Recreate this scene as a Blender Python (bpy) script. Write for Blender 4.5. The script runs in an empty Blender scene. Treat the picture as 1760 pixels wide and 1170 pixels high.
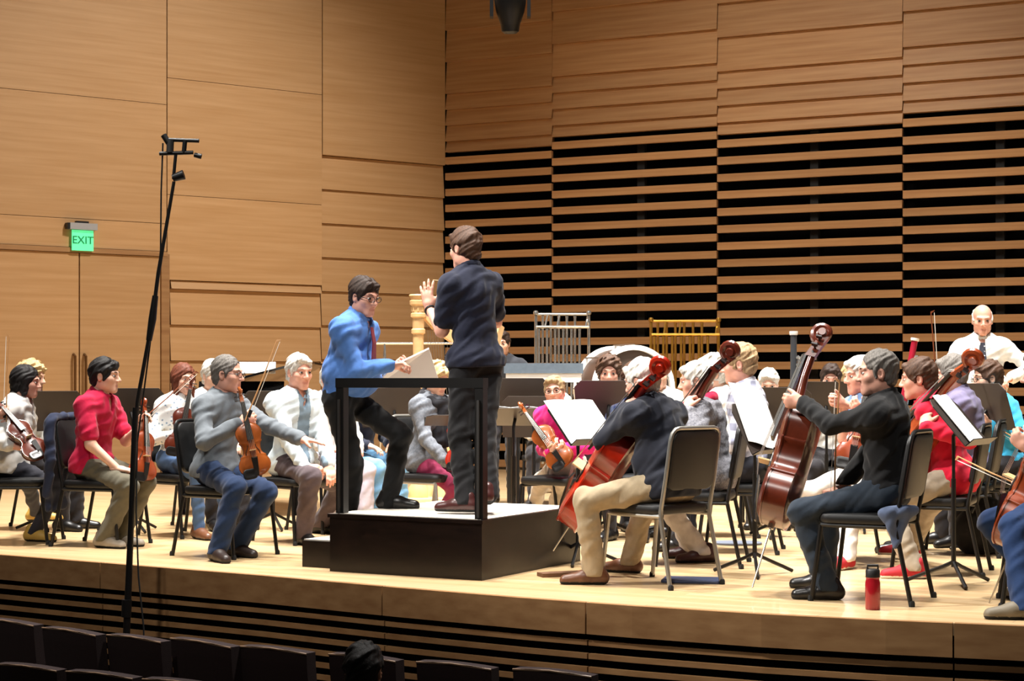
import bpy, math, random
import numpy as np
from mathutils import Vector, Matrix

# ------------------------------------------------------------------ camera
F = 3000.0          # focal length in pixels of the 1760x1170 frame
CH = 1.15           # eye height above the stage floor
HOR = 655.0         # image row of the horizon
scn = bpy.context.scene
col = scn.collection
cam = bpy.data.cameras.new('camera')
cam_o = bpy.data.objects.new('camera', cam)
col.objects.link(cam_o)
cam.sensor_width = 36.0
cam.lens = F / 1760 * 36.0
cam.shift_y = (HOR - 585.0) / 1760
cam.clip_end = 200
cam_o.location = (0, 0, CH)
cam_o.rotation_euler = (math.pi / 2, 0, 0)
scn.camera = cam_o
vs = scn.view_settings
vs.view_transform = 'Standard'
vs.look = 'None'
vs.gamma = 1.0
vs.use_curve_mapping = False
vs.exposure = 0.0

# ------------------------------------------------------------------ light
wd = bpy.data.worlds.new('hall_air')
scn.world = wd
wd.use_nodes = True
wd.node_tree.nodes['Background'].inputs[0].default_value = (1.0, 0.86, 0.70, 1)
wd.node_tree.nodes['Background'].inputs[1].default_value = 0.045


def spot(name, loc, target, watt, angle, blend=0.6, size=0.35, color=(1, 0.9, 0.78)):
    l = bpy.data.lights.new(name, 'SPOT')
    l.energy = watt
    l.spot_size = math.radians(angle)
    l.spot_blend = blend
    l.shadow_soft_size = size
    l.color = color
    o = bpy.data.objects.new(name, l)
    col.objects.link(o)
    o.location = loc
    o.rotation_euler = (Vector(target) - Vector(loc)).to_track_quat('-Z', 'Y').to_euler()
    return o


# stage downlights in the hall ceiling, and front-of-house spots
WARM = (1.0, 0.96, 0.90)
for i, (x, y) in enumerate([(-3.6, 13.2), (-0.6, 12.2), (2.4, 11.0), (-1.6, 15.6), (1.6, 14.6), (4.6, 13.0)]):
    spot('stage_downlight', (x - 0.4, y - 1.2, 11.5), (x, y + 0.4, 0), 6200, 60, 0.75, 0.4, WARM)
for i, (x, y, tx, ty) in enumerate([(-4.0, 3.0, -1.5, 13.2), (-1.5, 1.5, 1.6, 12.4)]):
    spot('front_spot', (x, y, 9.5), (tx, ty, 0.4), 1900, 38, 0.8, 0.3, WARM)
spot('added_side_fill', (-7.5, 8.5, 9.0), (2.2, 9.9, 0.9), 9000, 26, 0.8, 0.3, WARM)  # unseen lamp, added to brighten the faces of the players at right
spot('wall_wash', (2.5, 14.0, 11.0), (-5.0, 20.5, 0.6), 6000, 54, 0.9, 0.6, (1, 0.94, 0.86))
spot('wall_wash', (0.5, 13.0, 11.0), (3.6, 21.0, 0.6), 3000, 54, 0.9, 0.6, (1, 0.94, 0.86))


# ------------------------------------------------------------------ pixels to places
def W(u, v, d):
    return Vector(((u - 880) / F * d, d, CH - (v - HOR) / F * d))


def G(u, v, z=0.0):
    d = (CH - z) * F / (v - HOR)
    return W(u, v, d)


def wall_a(u, O, D):
    k = (u - 880) / F
    a = (k * O[1] - O[0]) / (D[0] - k * D[1])
    return a, O[1] + a * D[1]


# ------------------------------------------------------------------ materials
def lin(c):
    return tuple((x / 255 / 12.92) if x / 255 <= 0.04045 else ((x / 255 + 0.055) / 1.055) ** 2.4 for x in c)


MATS = {}


def mat(name, rgb, rough=0.6, metal=0.0, var=0.0, vscale=30.0, bump=0.0, bscale=200.0, spec=0.5, emit=0.0,
        pattern=None, rgb2=None, coat=0.0, sheen=0.0, trans=0.0, strand=False):
    if name in MATS:
        return MATS[name]
    m = bpy.data.materials.new(name)
    MATS[name] = m
    m.use_nodes = True
    nt = m.node_tree
    b = nt.nodes['Principled BSDF']
    c = lin(rgb)
    b.inputs['Base Color'].default_value = (*c, 1)
    b.inputs['Roughness'].default_value = rough
    b.inputs['Metallic'].default_value = metal
    b.inputs['Specular IOR Level'].default_value = spec
    b.inputs['Coat Weight'].default_value = coat
    b.inputs['Sheen Weight'].default_value = sheen
    if trans:
        b.inputs['Transmission Weight'].default_value = trans
    if emit:
        b.inputs['Emission Color'].default_value = (*c, 1)
        b.inputs['Emission Strength'].default_value = emit
    tc = nt.nodes.new('ShaderNodeTexCoord')

    def noise(scale, detail=4, sc=(1, 1, 1)):
        mp = nt.nodes.new('ShaderNodeMapping')
        mp.inputs['Scale'].default_value = sc
        nt.links.new(tc.outputs['Object'], mp.inputs[0])
        n = nt.nodes.new('ShaderNodeTexNoise')
        n.inputs['Scale'].default_value = scale
        n.inputs['Detail'].default_value = detail
        nt.links.new(mp.outputs[0], n.inputs['Vector'])
        return n

    def ramp(src, c0, c1, p0=0.35, p1=0.65):
        r = nt.nodes.new('ShaderNodeValToRGB')
        r.color_ramp.elements[0].position = p0
        r.color_ramp.elements[1].position = p1
        r.color_ramp.elements[0].color = (*c0, 1)
        r.color_ramp.elements[1].color = (*c1, 1)
        nt.links.new(src, r.inputs[0])
        return r
    c2 = lin(rgb2) if rgb2 else tuple(x * (1 - var) for x in c)
    if pattern == 'wood':      # grain along the local x axis, tone shifts from piece to piece
        n = noise(vscale, 6, (0.35, 6, 9))
        oi = nt.nodes.new('ShaderNodeObjectInfo')
        r = ramp(n.outputs['Fac'], c2, c, 0.3, 0.72)
        hs = nt.nodes.new('ShaderNodeHueSaturation')
        mr = nt.nodes.new('ShaderNodeMapRange')
        mr.inputs['To Min'].default_value = 1 - var * 0.35
        mr.inputs['To Max'].default_value = 1 + var * 0.2
        nt.links.new(oi.outputs['Random'], mr.inputs[0])
        nt.links.new(mr.outputs[0], hs.inputs['Value'])
        nt.links.new(r.outputs[0], hs.inputs['Color'])
        nt.links.new(hs.outputs[0], b.inputs['Base Color'])
    elif pattern == 'planks':
        br = nt.nodes.new('ShaderNodeTexBrick')
        mp = nt.nodes.new('ShaderNodeMapping')
        mp.inputs['Rotation'].default_value = (0, 0, math.radians(28))
        nt.links.new(tc.outputs['Object'], mp.inputs[0])
        nt.links.new(mp.outputs[0], br.inputs['Vector'])
        br.inputs['Scale'].default_value = 1.0
        br.inputs['Brick Width'].default_value = 1.8
        br.inputs['Row Height'].default_value = 0.07
        br.inputs['Mortar Size'].default_value = 0.0016
        br.inputs['Color1'].default_value = (*c, 1)
        br.inputs['Color2'].default_value = (*c2, 1)
        br.inputs['Mortar'].default_value = tuple(x * 0.45 for x in c) + (1,)
        n = noise(14, 5, (0.4, 5, 1))
        mx = nt.nodes.new('ShaderNodeMix')
        mx.data_type = 'RGBA'
        mx.blend_type = 'MULTIPLY'
        mx.inputs[0].default_value = 0.35
        r = ramp(n.outputs['Fac'], (0.7, 0.62, 0.5), (1, 1, 1))
        nt.links.new(br.outputs[0], mx.inputs[6])
        nt.links.new(r.outputs[0], mx.inputs[7])
        nt.links.new(mx.outputs[2], b.inputs['Base Color'])
    elif pattern == 'plaid':
        acc = None
        for ax, s in ((0, 24), (2, 20)):
            w = nt.nodes.new('ShaderNodeTexWave')
            w.bands_direction = 'XYZ'[ax]
            w.inputs['Scale'].default_value = s / 6.0
            nt.links.new(tc.outputs['Object'], w.inputs[0])
            r = ramp(w.outputs['Fac'], (0, 0, 0), (1, 1, 1), 0.4, 0.6)
            if acc is None:
                acc = r.outputs[0]
            else:
                mx = nt.nodes.new('ShaderNodeMix')
                mx.data_type = 'RGBA'
                mx.inputs[0].default_value = 0.5
                nt.links.new(acc, mx.inputs[6])
                nt.links.new(r.outputs[0], mx.inputs[7])
                acc = mx.outputs[2]
        r = ramp(acc, c2, c, 0.1, 0.9)
        nt.links.new(r.outputs[0], b.inputs['Base Color'])
    elif pattern == 'spots':
        v = nt.nodes.new('ShaderNodeTexVoronoi')
        v.inputs['Scale'].default_value = vscale
        nt.links.new(tc.outputs['Object'], v.inputs['Vector'])
        r = ramp(v.outputs['Distance'], c2, c, 0.18, 0.32)
        nt.links.new(r.outputs[0], b.inputs['Base Color'])
    elif pattern == 'music':   # printed staves on paper
        w = nt.nodes.new('ShaderNodeTexWave')
        w.bands_direction = 'Z'
        w.inputs['Scale'].default_value = 9.0
        nt.links.new(tc.outputs['Object'], w.inputs[0])
        n = noise(90, 2, (1, 0.4, 1))
        ml = nt.nodes.new('ShaderNodeMath')
        ml.operation = 'MULTIPLY'
        nt.links.new(w.outputs['Fac'], ml.inputs[0])
        nt.links.new(n.outputs['Fac'], ml.inputs[1])
        r = ramp(ml.outputs[0], c, c2, 0.45, 0.62)
        nt.links.new(r.outputs[0], b.inputs['Base Color'])
    elif var or rgb2:
        n = noise(vscale, 4, (1, 1, 0.12) if strand else (1, 1, 1))
        r = ramp(n.outputs['Fac'], c2, c)
        nt.links.new(r.outputs[0], b.inputs['Base Color'])
    if bump:
        n = noise(bscale, 3, (1, 1, 0.12) if strand else (1, 1, 1))
        bm = nt.nodes.new('ShaderNodeBump')
        bm.inputs['Strength'].default_value = bump
        bm.inputs['Distance'].default_value = 0.01 if not strand else 0.004
        nt.links.new(n.outputs['Fac'], bm.inputs['Height'])
        nt.links.new(bm.outputs[0], b.inputs['Normal'])
    return m


def hairm(name, rgb):
    return mat(name, rgb, rough=0.62, var=0.45, vscale=150, bump=0.5, bscale=260, spec=0.3, strand=True)


def cloth(name, rgb, rgb2=None, **k):
    k.setdefault('bump', 0.16)
    k.setdefault('bscale', 22)
    k.setdefault('var', 0.12)
    return mat(name, rgb, rough=0.85, rgb2=rgb2, spec=0.25, sheen=0.1, **k)


WALL = mat('wall_maple_veneer', (184, 146, 104), 0.5, var=0.22, vscale=2.2, pattern='wood', rgb2=(170, 130, 86), spec=0.3)
SLATW = mat('wall_maple_slat', (188, 146, 102), 0.5, var=0.3, vscale=2.5, pattern='wood', rgb2=(166, 120, 78), spec=0.3)
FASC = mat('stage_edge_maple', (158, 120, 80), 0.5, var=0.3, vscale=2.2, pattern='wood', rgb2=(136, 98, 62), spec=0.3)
FLOORM = mat('stage_maple_floor', (214, 186, 146), 0.32, pattern='planks', rgb2=(200, 168, 124), spec=0.5, coat=0.15)
VOID = mat('black_void_shade', (8, 7, 7), 0.95, spec=0.05)  # darkness behind slats and board gaps is put into this black
BLACK = mat('black_steel', (16, 15, 15), 0.42, spec=0.4)
BLACKP = mat('black_vinyl', (13, 13, 14), 0.5, bump=0.1, bscale=300)
SILVER = mat('satin_silver_steel', (168, 166, 160), 0.35, metal=0.75)
CHROME = mat('bright_chrome', (215, 215, 212), 0.2, metal=0.9)
BRASS = mat('lacquered_brass', (188, 142, 62), 0.3, metal=0.85)
PAPER = mat('white_paper', (246, 244, 240), 0.8, spec=0.2)
MUSIC = mat('printed_music_page', (246, 244, 240), 0.8, pattern='music', rgb2=(206, 204, 200), spec=0.2)
DARKG = mat('dark_grey_metal', (44, 42, 41), 0.5)
PODM = mat('black_stained_wood', (30, 20, 17), 0.28, var=0.4, vscale=3, pattern='wood', rgb2=(16, 10, 9), spec=0.4)
PODTOP = mat('podium_pale_carpet', (214, 205, 192), 0.85, var=0.1, vscale=120)
RUBBER = mat('black_rubber', (14, 14, 14), 0.8)
DESKM = mat('stand_desk_black_sheen', (62, 54, 49), 0.45, spec=0.5)  # black desks; their lit brownish sheen is painted into the base colour
MAROON = mat('seat_maroon_plush', (30, 9, 9), 0.9, bump=0.2, bscale=250)


# ------------------------------------------------------------------ mesh helpers
def np3(v):
    return np.array((v[0], v[1], v[2]), float)


class MB:
    """collects simple shapes into one mesh"""

    def __init__(s):
        s.v = []
        s.f = []
        s.m = []

    def add(s, vs, fs, mi=0):
        o = len(s.v)
        s.v.extend([tuple(p) for p in vs])
        s.f.extend([tuple(i + o for i in f) for f in fs])
        s.m.extend([mi] * len(fs))

    def box(s, c, size, R=None, mi=0):
        hx, hy, hz = [q / 2 for q in size]
        pts = [Vector((x, y, z)) for x in (-hx, hx) for y in (-hy, hy) for z in (-hz, hz)]
        if R is not None:
            pts = [R @ p for p in pts]
        c = Vector(c)
        s.add([p + c for p in pts], [(0, 1, 3, 2), (4, 6, 7, 5), (0, 4, 5, 1), (2, 3, 7, 6), (0, 2, 6, 4), (1, 5, 7, 3)], mi)

    def bar(s, a, b, w, h, up=(0, 0, 1), mi=0):
        a, b = Vector(a), Vector(b)
        d = (b - a)
        L = d.length
        x = d.normalized()
        y = Vector(up).cross(x)
        if y.length < 1e-5:
            y = Vector((0, 1, 0)).cross(x)
            if y.length < 1e-5:
                y = Vector((1, 0, 0))
        y.normalize()
        z = x.cross(y)
        R = Matrix((x, y, z)).transposed()
        s.box((a + b) / 2, (L, w, h), R, mi)

    def tube(s, pts, r, n=8, mi=0, cap=True):
        pts = [Vector(p) for p in pts]
        N = len(pts)
        rr = r if isinstance(r, (list, tuple)) else [r] * N
        vs, fs = [], []
        prev = None
        for i, p in enumerate(pts):
            t = (pts[min(i + 1, N - 1)] - pts[max(i - 1, 0)])
            if t.length < 1e-9:
                t = Vector((0, 0, 1))
            t.normalize()
            if prev is None:
                a = Vector((0, 0, 1)) if abs(t.z) < 0.9 else Vector((1, 0, 0))
            else:
                a = prev
            x = (a - t * a.dot(t)).normalized()
            y = t.cross(x)
            prev = x
            for k in range(n):
                an = 2 * math.pi * k / n
                vs.append(p + (x * math.cos(an) + y * math.sin(an)) * rr[i])
        for i in range(N - 1):
            for k in range(n):
                a, b = i * n + k, i * n + (k + 1) % n
                fs.append((a, b, b + n, a + n))
        if cap:
            fs.append(tuple(range(n - 1, -1, -1)))
            fs.append(tuple((N - 1) * n + k for k in range(n)))
        s.add(vs, fs, mi)

    def rings(s, rings, mi=0, cap0=True, cap1=True):
        n = len(rings[0])
        vs = [p for r in rings for p in r]
        fs = []
        for i in range(len(rings) - 1):
            for k in range(n):
                a, b = i * n + k, i * n + (k + 1) % n
                fs.append((a, b, b + n, a + n))
        if cap0:
            fs.append(tuple(range(n - 1, -1, -1)))
        if cap1:
            fs.append(tuple((len(rings) - 1) * n + k for k in range(n)))
        s.add(vs, fs, mi)

    def lathe(s, prof, M=None, n=20, mi=0):
        M = M or Matrix.Identity(4)
        rr = []
        for r, z in prof:
            rr.append([M @ Vector((r * math.cos(2 * math.pi * k / n), r * math.sin(2 * math.pi * k / n), z)) for k in range(n)])
        s.rings(rr, mi)

    def pad(s, w, d, h, bev, corner, M, n=5, mi=0, puff=0.0):
        """rounded slab, w x d x h, in frame M (z is thickness)"""
        def outline(off):
            o = []
            c = max(corner - off, 0.002)
            hw, hd = w / 2 - off, d / 2 - off
            for cx, cy, a0 in ((hw - c, hd - c, 0), (-hw + c, hd - c, 90), (-hw + c, -hd + c, 180), (hw - c, -hd + c, 270)):
                for k in range(n + 1):
                    a = math.radians(a0 + 90 * k / n)
                    o.append((cx + c * math.cos(a), cy + c * math.sin(a)))
            return o
        rs = []
        for off, z in ((bev, -h / 2), (bev * 0.3, -h / 2 + bev * 0.3), (0, -h / 2 + bev), (0, h / 2 - bev), (bev * 0.3, h / 2 - bev * 0.3),
                       (bev, h / 2), (bev * 2.2 + w * 0.1, h / 2 + puff)):
            rs.append([M @ Vector((x, y, z)) for x, y in outline(off)])
        s.rings(rs, mi)

    def build(s, name, mats, parent=None, smooth=False, base=None):
        me = bpy.data.meshes.new(name)
        v = s.v if base is None else [(p[0] - base[0], p[1] - base[1], p[2] - base[2]) for p in s.v]
        me.from_pydata(v, [], s.f)
        ms = mats if isinstance(mats, (list, tuple)) else [mats]
        for m in ms:
            me.materials.append(m)
        if len(ms) > 1:
            me.polygons.foreach_set('material_index', s.m)
        if smooth:
            me.polygons.foreach_set('use_smooth', [True] * len(me.polygons))
            try:
                me.set_sharp_from_angle(angle=math.radians(40))
            except Exception:
                pass
        me.update()
        o = bpy.data.objects.new(name, me)
        col.objects.link(o)
        if parent is not None:
            o.parent = parent
        return o


def tag(o, label, cat, group=None):
    o['label'] = label
    o['category'] = cat
    if group:
        o['group'] = group
    return o


def thing(name, label, cat, loc=(0, 0, 0), rotz=0.0, group=None):
    o = bpy.data.objects.new(name, None)
    o.empty_display_size = 0.1
    col.objects.link(o)
    o.location = loc
    o.rotation_euler = (0, 0, rotz)
    return tag(o, label, cat, group)


def struct(o):
    o['kind'] = 'structure'
    return o


def copy_tree(o, parent=None):
    c = o.copy()
    col.objects.link(c)
    c.parent = parent
    for ch in list(o.children):
        copy_tree(ch, c)
    return c


# ------------------------------------------------------------------ the hall
CORNER = np.array((-0.889, 23.14))
LD = np.array((-0.808, -0.589))      # left wall, from the corner towards the audience
RD = np.array((0.8996, -0.4367))     # back wall, from the corner to the right
LN = np.array((0.589, -0.808))       # faces of the walls
RN = np.array((-0.4367, -0.8996))


def wall_root(name, D, N):
    """a wall mesh whose local x runs along the wall, y into the stage, z up"""
    R = Matrix(((D[0], N[0], 0), (D[1], N[1], 0), (0, 0, 1)))
    return R.to_4x4(), Vector((CORNER[0], CORNER[1], 0))


def place(o, R, O):
    o.matrix_world = Matrix.Translation(O) @ R


def piece(name, x0, x1, y0, y1, z0, z1, m, parent, yb=None):
    """a board in wall coordinates; yb sets the depth of its lower front edge (lapped board)"""
    mb = MB()
    if yb is None:
        yb = y1
    c = ((x0 + x1) / 2, 0, (z0 + z1) / 2)
    hx, hz = (x1 - x0) / 2, (z1 - z0) / 2
    P = [(-hx, y0, -hz), (hx, y0, -hz), (hx, yb, -hz), (-hx, yb, -hz), (-hx, y0, hz), (hx, y0, hz), (hx, y1, hz), (-hx, y1, hz)]
    mb.add(P, [(0, 3, 2, 1), (4, 5, 6, 7), (0, 1, 5, 4), (2, 3, 7, 6), (1, 2, 6, 5), (0, 4, 7, 3)])
    o = mb.build(name, m, parent)
    o.location = c
    return o


# ---- left wall
R_, O_ = wall_root('wall_left', LD, LN)


def la(u):
    return wall_a(u, CORNER, LD)[0]


def lz(u, v):
    a, d = wall_a(u, CORNER, LD)
    return CH + (HOR - v) * d / F


AL = la(-620)
mb = MB()
mb.box((AL / 2, -0.16, 4.0), (AL + 0.4, 0.20, 8.0))
wall_left = struct(mb.build('wall_left', VOID))
place(wall_left, R_, O_)
a0, a1, a2, a3 = -0.01, la(554), la(287), AL
G_ = 0.006
zA = [lz(140, 165), lz(140, 376), lz(140, 430)]
zB = [lz(420, 148), lz(420, 343)]
zC0 = lz(660, 275)


def flat(x0, x1, z0, z1):
    return piece('panel', x0 + G_, x1 - G_, -0.06, 0.0, z0 + G_ / 2, z1 - G_ / 2, WALL, wall_left)


# bay beside the corner: tall veneer panel above, lapped boards below
flat(a0, a1, zC0, zC0 + 2.6)
flat(a0, a1, zC0 + 2.6, 8.0)
z = zC0
while z > 0.02:
    z0 = max(z - 0.43, 0.0)
    piece('panel', a0 + G_, a1 - G_, -0.06, -0.055, z0, z - 0.004, WALL, wall_left, yb=-0.018)
    z = z0
# middle bay
zB1 = lz(430, 486)
flat(a1, a2, zB[0], 8.0)
flat(a1, a2, zB[1], zB[0])
flat(a1, a2, zB1, zB[1])
z = zB1
piece('panel', a1 + G_, a2 - 0.06, -0.06, -0.03, z - 0.10, z - 0.004, WALL, wall_left, yb=0.0)
z -= 0.10
while z > 0.02:
    z0 = max(z - 0.43, 0.0)
    piece('panel', a1 + G_, a2 - 0.06, -0.06, -0.055, z0, z - 0.004, WALL, wall_left, yb=-0.018)
    z = z0
# door bay
flat(a2, a3, zA[0], 8.0)
flat(a2, a3, zA[1], zA[0])
flat(a2, a3, zA[2] + 0.03, zA[1])
# door trim and doors
mb = MB()
mb.box(((a2 + a3) / 2, -0.005, zA[2]), (a3 - a2, 0.05, 0.055))
t1 = mb.build('trim_1', FASC)
struct(t1)
place(t1, R_, O_)
mb = MB()
mb.box(((la(277) + a2) / 2 - 0.012, -0.015, zA[2] / 2), (abs(la(277) - a2) + 0.03, 0.06, zA[2]))
t2 = struct(mb.build('trim_2', FASC))
place(t2, R_, O_)
dA, dB, dC = la(277), la(137), la(0)
flat(dB + (dB - dA) + 0.06, a3, 0.0, zA[2] - 0.03)
for k, (x0, x1, hs) in enumerate(((dA, dB, 1), (dB, dB + (dB - dA), -1))):
    mb = MB()
    mb.box(((x0 + x1) / 2, -0.035, (zA[2] - 0.03) / 2 + 0.005), (x1 - x0 - 0.016, 0.05, zA[2] - 0.045))
    d_ = struct(mb.build('door_%d' % (k + 1), WALL))
    place(d_, R_, O_)
    hx = (x1 - 0.055) if hs > 0 else (x0 + 0.075)
    mb = MB()
    mb.tube([(hx, 0.0, 0.78), (hx, 0.05, 0.80), (hx, 0.05, 1.44), (hx, 0.0, 1.46)], 0.016, 8)
    mb.build('door_handle', mat('bronze_pull', (112, 78, 44), 0.35, metal=0.6), d_, True)

# ---- back wall
R_, O_ = wall_root('wall_back', RD, RN)


def ra(u):
    return wall_a(u, CORNER, RD)[0]


AR = ra(2060)
mb = MB()
mb.box((AR / 2, -0.66, 4.0), (AR + 0.6, 0.08, 8.0))
wall_back = struct(mb.build('wall_back', VOID))
place(wall_back, R_, O_)
bays = [(0.0, ra(948), 4.07), (ra(948), ra(1232), 4.18), (ra(1232), ra(1551), 4.07), (ra(1551), ra(1878), 4.18), (ra(1878), AR, 4.07)]
for i, (x0, x1, zs) in enumerate(bays):
    zt = zs + 0.115            # foot of the solid boards
    zz = [zt, zs + 0.26, zs + 0.47, zs + 0.68, zs + 0.89, zs + 1.31, zs + 1.73, zs + 2.36, 8.0]
    for k in range(len(zz) - 1):
        piece('panel', x0 + 0.004, x1 - 0.004, -0.10, -0.045, zz[k], zz[k + 1] - 0.004, SLATW, wall_back, yb=0.0)
    z = zs
    while z > 0.06:
        piece('slat', x0 + 0.004, x1 - 0.004, -0.06, 0.0, z - 0.046, z + 0.046, SLATW, wall_back)
        z -= 0.21
    if i:
        mb = MB()
        mb.box(((x0 + x1) / 2, -0.33, 2.1), (0.10, 0.08, 4.2))
        mb.build('post', mat('void_post', (30, 29, 28), 0.8), wall_back)
    if i:
        mb = MB()
        mb.box((x0, -0.10, 2.1), (0.03, 0.07, 4.2))
        mb.build('batten', VOID, wall_back)

# ---- stage floor and its curved front edge
EDGE = [(-5.6, 12.95), (-3.40, 11.58), (-1.48, 10.34), (-0.62, 9.72), (0.06, 9.27), (0.62, 8.94), (1.236, 8.625), (1.80, 8.40), (2.41, 8.20), (3.4, 7.95), (4.6, 7.8)]
top = [(x, y) for x, y in EDGE] + [(9.5, 9.0), (9.5, 19.5), (-0.9, 24.3), (-9.5, 18.2)]
mb = MB()
n = len(top)
mb.add([(x, y, 0) for x, y in top] + [(x, y, -0.06) for x, y in top],
       [tuple(range(n)), tuple(range(2 * n - 1, n - 1, -1))] + [(i, i + n, (i + 1) % n + n, (i + 1) % n) for i in range(n)])
floor = struct(mb.build('floor', FLOORM))


def offs(pts, o):
    out = []
    for i, p in enumerate(pts):
        a = Vector(pts[max(i - 1, 0)])
        b = Vector(pts[min(i + 1, len(pts) - 1)])
        t = (b - a).normalized()
        nrm = Vector((t.y, -t.x))
        out.append((p[0] + nrm.x * o, p[1] + nrm.y * o))
    return out


def sweep(pts, y0, y1, z0, z1):
    """solid following the stage edge, from offset y0 to y1"""
    A, B = offs(pts, y0), offs(pts, y1)
    rs = []
    for (ax, ay), (bx, by) in zip(A, B):
        rs.append([Vector((ax, ay, z0)), Vector((ax, ay, z1)), Vector((bx, by, z1)), Vector((bx, by, z0))])
    m_ = MB()
    m_.rings(rs)
    return m_


def edge_between(xa, xb):
    def yat(x):
        for (x0, y0), (x1, y1) in zip(EDGE, EDGE[1:]):
            if x0 <= x <= x1:
                return y0 + (y1 - y0) * (x - x0) / (x1 - x0)
    return [(xa, yat(xa))] + [p for p in EDGE if xa + 0.05 < p[0] < xb - 0.05] + [(xb, yat(xb))]


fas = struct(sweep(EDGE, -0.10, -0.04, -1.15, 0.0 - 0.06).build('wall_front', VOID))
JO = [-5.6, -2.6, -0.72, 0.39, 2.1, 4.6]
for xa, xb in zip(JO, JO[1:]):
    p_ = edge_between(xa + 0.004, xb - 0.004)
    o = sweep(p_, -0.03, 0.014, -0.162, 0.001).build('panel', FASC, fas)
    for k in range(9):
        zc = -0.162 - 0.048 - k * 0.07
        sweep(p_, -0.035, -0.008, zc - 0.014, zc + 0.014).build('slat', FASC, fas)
mb = MB()
mb.box((0, 4.5, -1.17), (24, 19, 0.04))
struct(mb.build('floor_audience', mat('dark_hall_carpet', (26, 20, 18), 0.95)))

# ------------------------------------------------------------------ soft bodies: signed distance fields meshed with surface nets
def surface_nets(Fd, lo, h):
    s = Fd < 0
    nx, ny, nz = s.shape
    cnt = np.zeros((nx - 1, ny - 1, nz - 1), np.int8)
    corners = [(i, j, k) for i in (0, 1) for j in (0, 1) for k in (0, 1)]
    for i, j, k in corners:
        cnt += s[i:nx - 1 + i, j:ny - 1 + j, k:nz - 1 + k]
    act = (cnt > 0) & (cnt < 8)
    ac = np.argwhere(act)
    if len(ac) == 0:
        return np.zeros((0, 3)), np.zeros((0, 4), int)
    idx = -np.ones(act.shape, np.int64)
    idx[act] = np.arange(len(ac))
    acc = np.zeros((len(ac), 3))
    num = np.zeros(len(ac))
    for a in corners:
        for ax in range(3):
            if a[ax] == 0:
                b = list(a)
                b[ax] = 1
                fa = Fd[ac[:, 0] + a[0], ac[:, 1] + a[1], ac[:, 2] + a[2]]
                fb = Fd[ac[:, 0] + b[0], ac[:, 1] + b[1], ac[:, 2] + b[2]]
                m = (fa < 0) != (fb < 0)
                t = np.where(m, fa / np.where(m, fa - fb, 1), 0)
                p = np.array(a, float)[None, :] + np.zeros((len(ac), 3))
                p[:, ax] += t
                acc[m] += p[m]
                num += m
    V = lo + (ac + acc / num[:, None]) * h
    faces = []
    for ax in range(3):
        o1, o2 = [(1, 2), (2, 0), (0, 1)][ax]
        sl0 = [slice(None)] * 3
        sl1 = [slice(None)] * 3
        sl0[ax] = slice(0, -1)
        sl1[ax] = slice(1, None)
        s0, s1 = s[tuple(sl0)], s[tuple(sl1)]
        e = np.argwhere(s0 != s1)
        ok = (e[:, o1] > 0) & (e[:, o2] > 0) & (e[:, o1] < s.shape[o1] - 1) & (e[:, o2] < s.shape[o2] - 1)
        e = e[ok]
        if len(e) == 0:
            continue
        inside = s0[e[:, 0], e[:, 1], e[:, 2]]
        q = []
        for d1, d2 in ((0, 0), (1, 0), (1, 1), (0, 1)):
            c = e.copy()
            c[:, o1] -= d1
            c[:, o2] -= d2
            q.append(idx[c[:, 0], c[:, 1], c[:, 2]])
        q = np.stack(q, 1)
        q[~inside] = q[~inside][:, ::-1]
        faces.append(q)
    return V, np.concatenate(faces)


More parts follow.
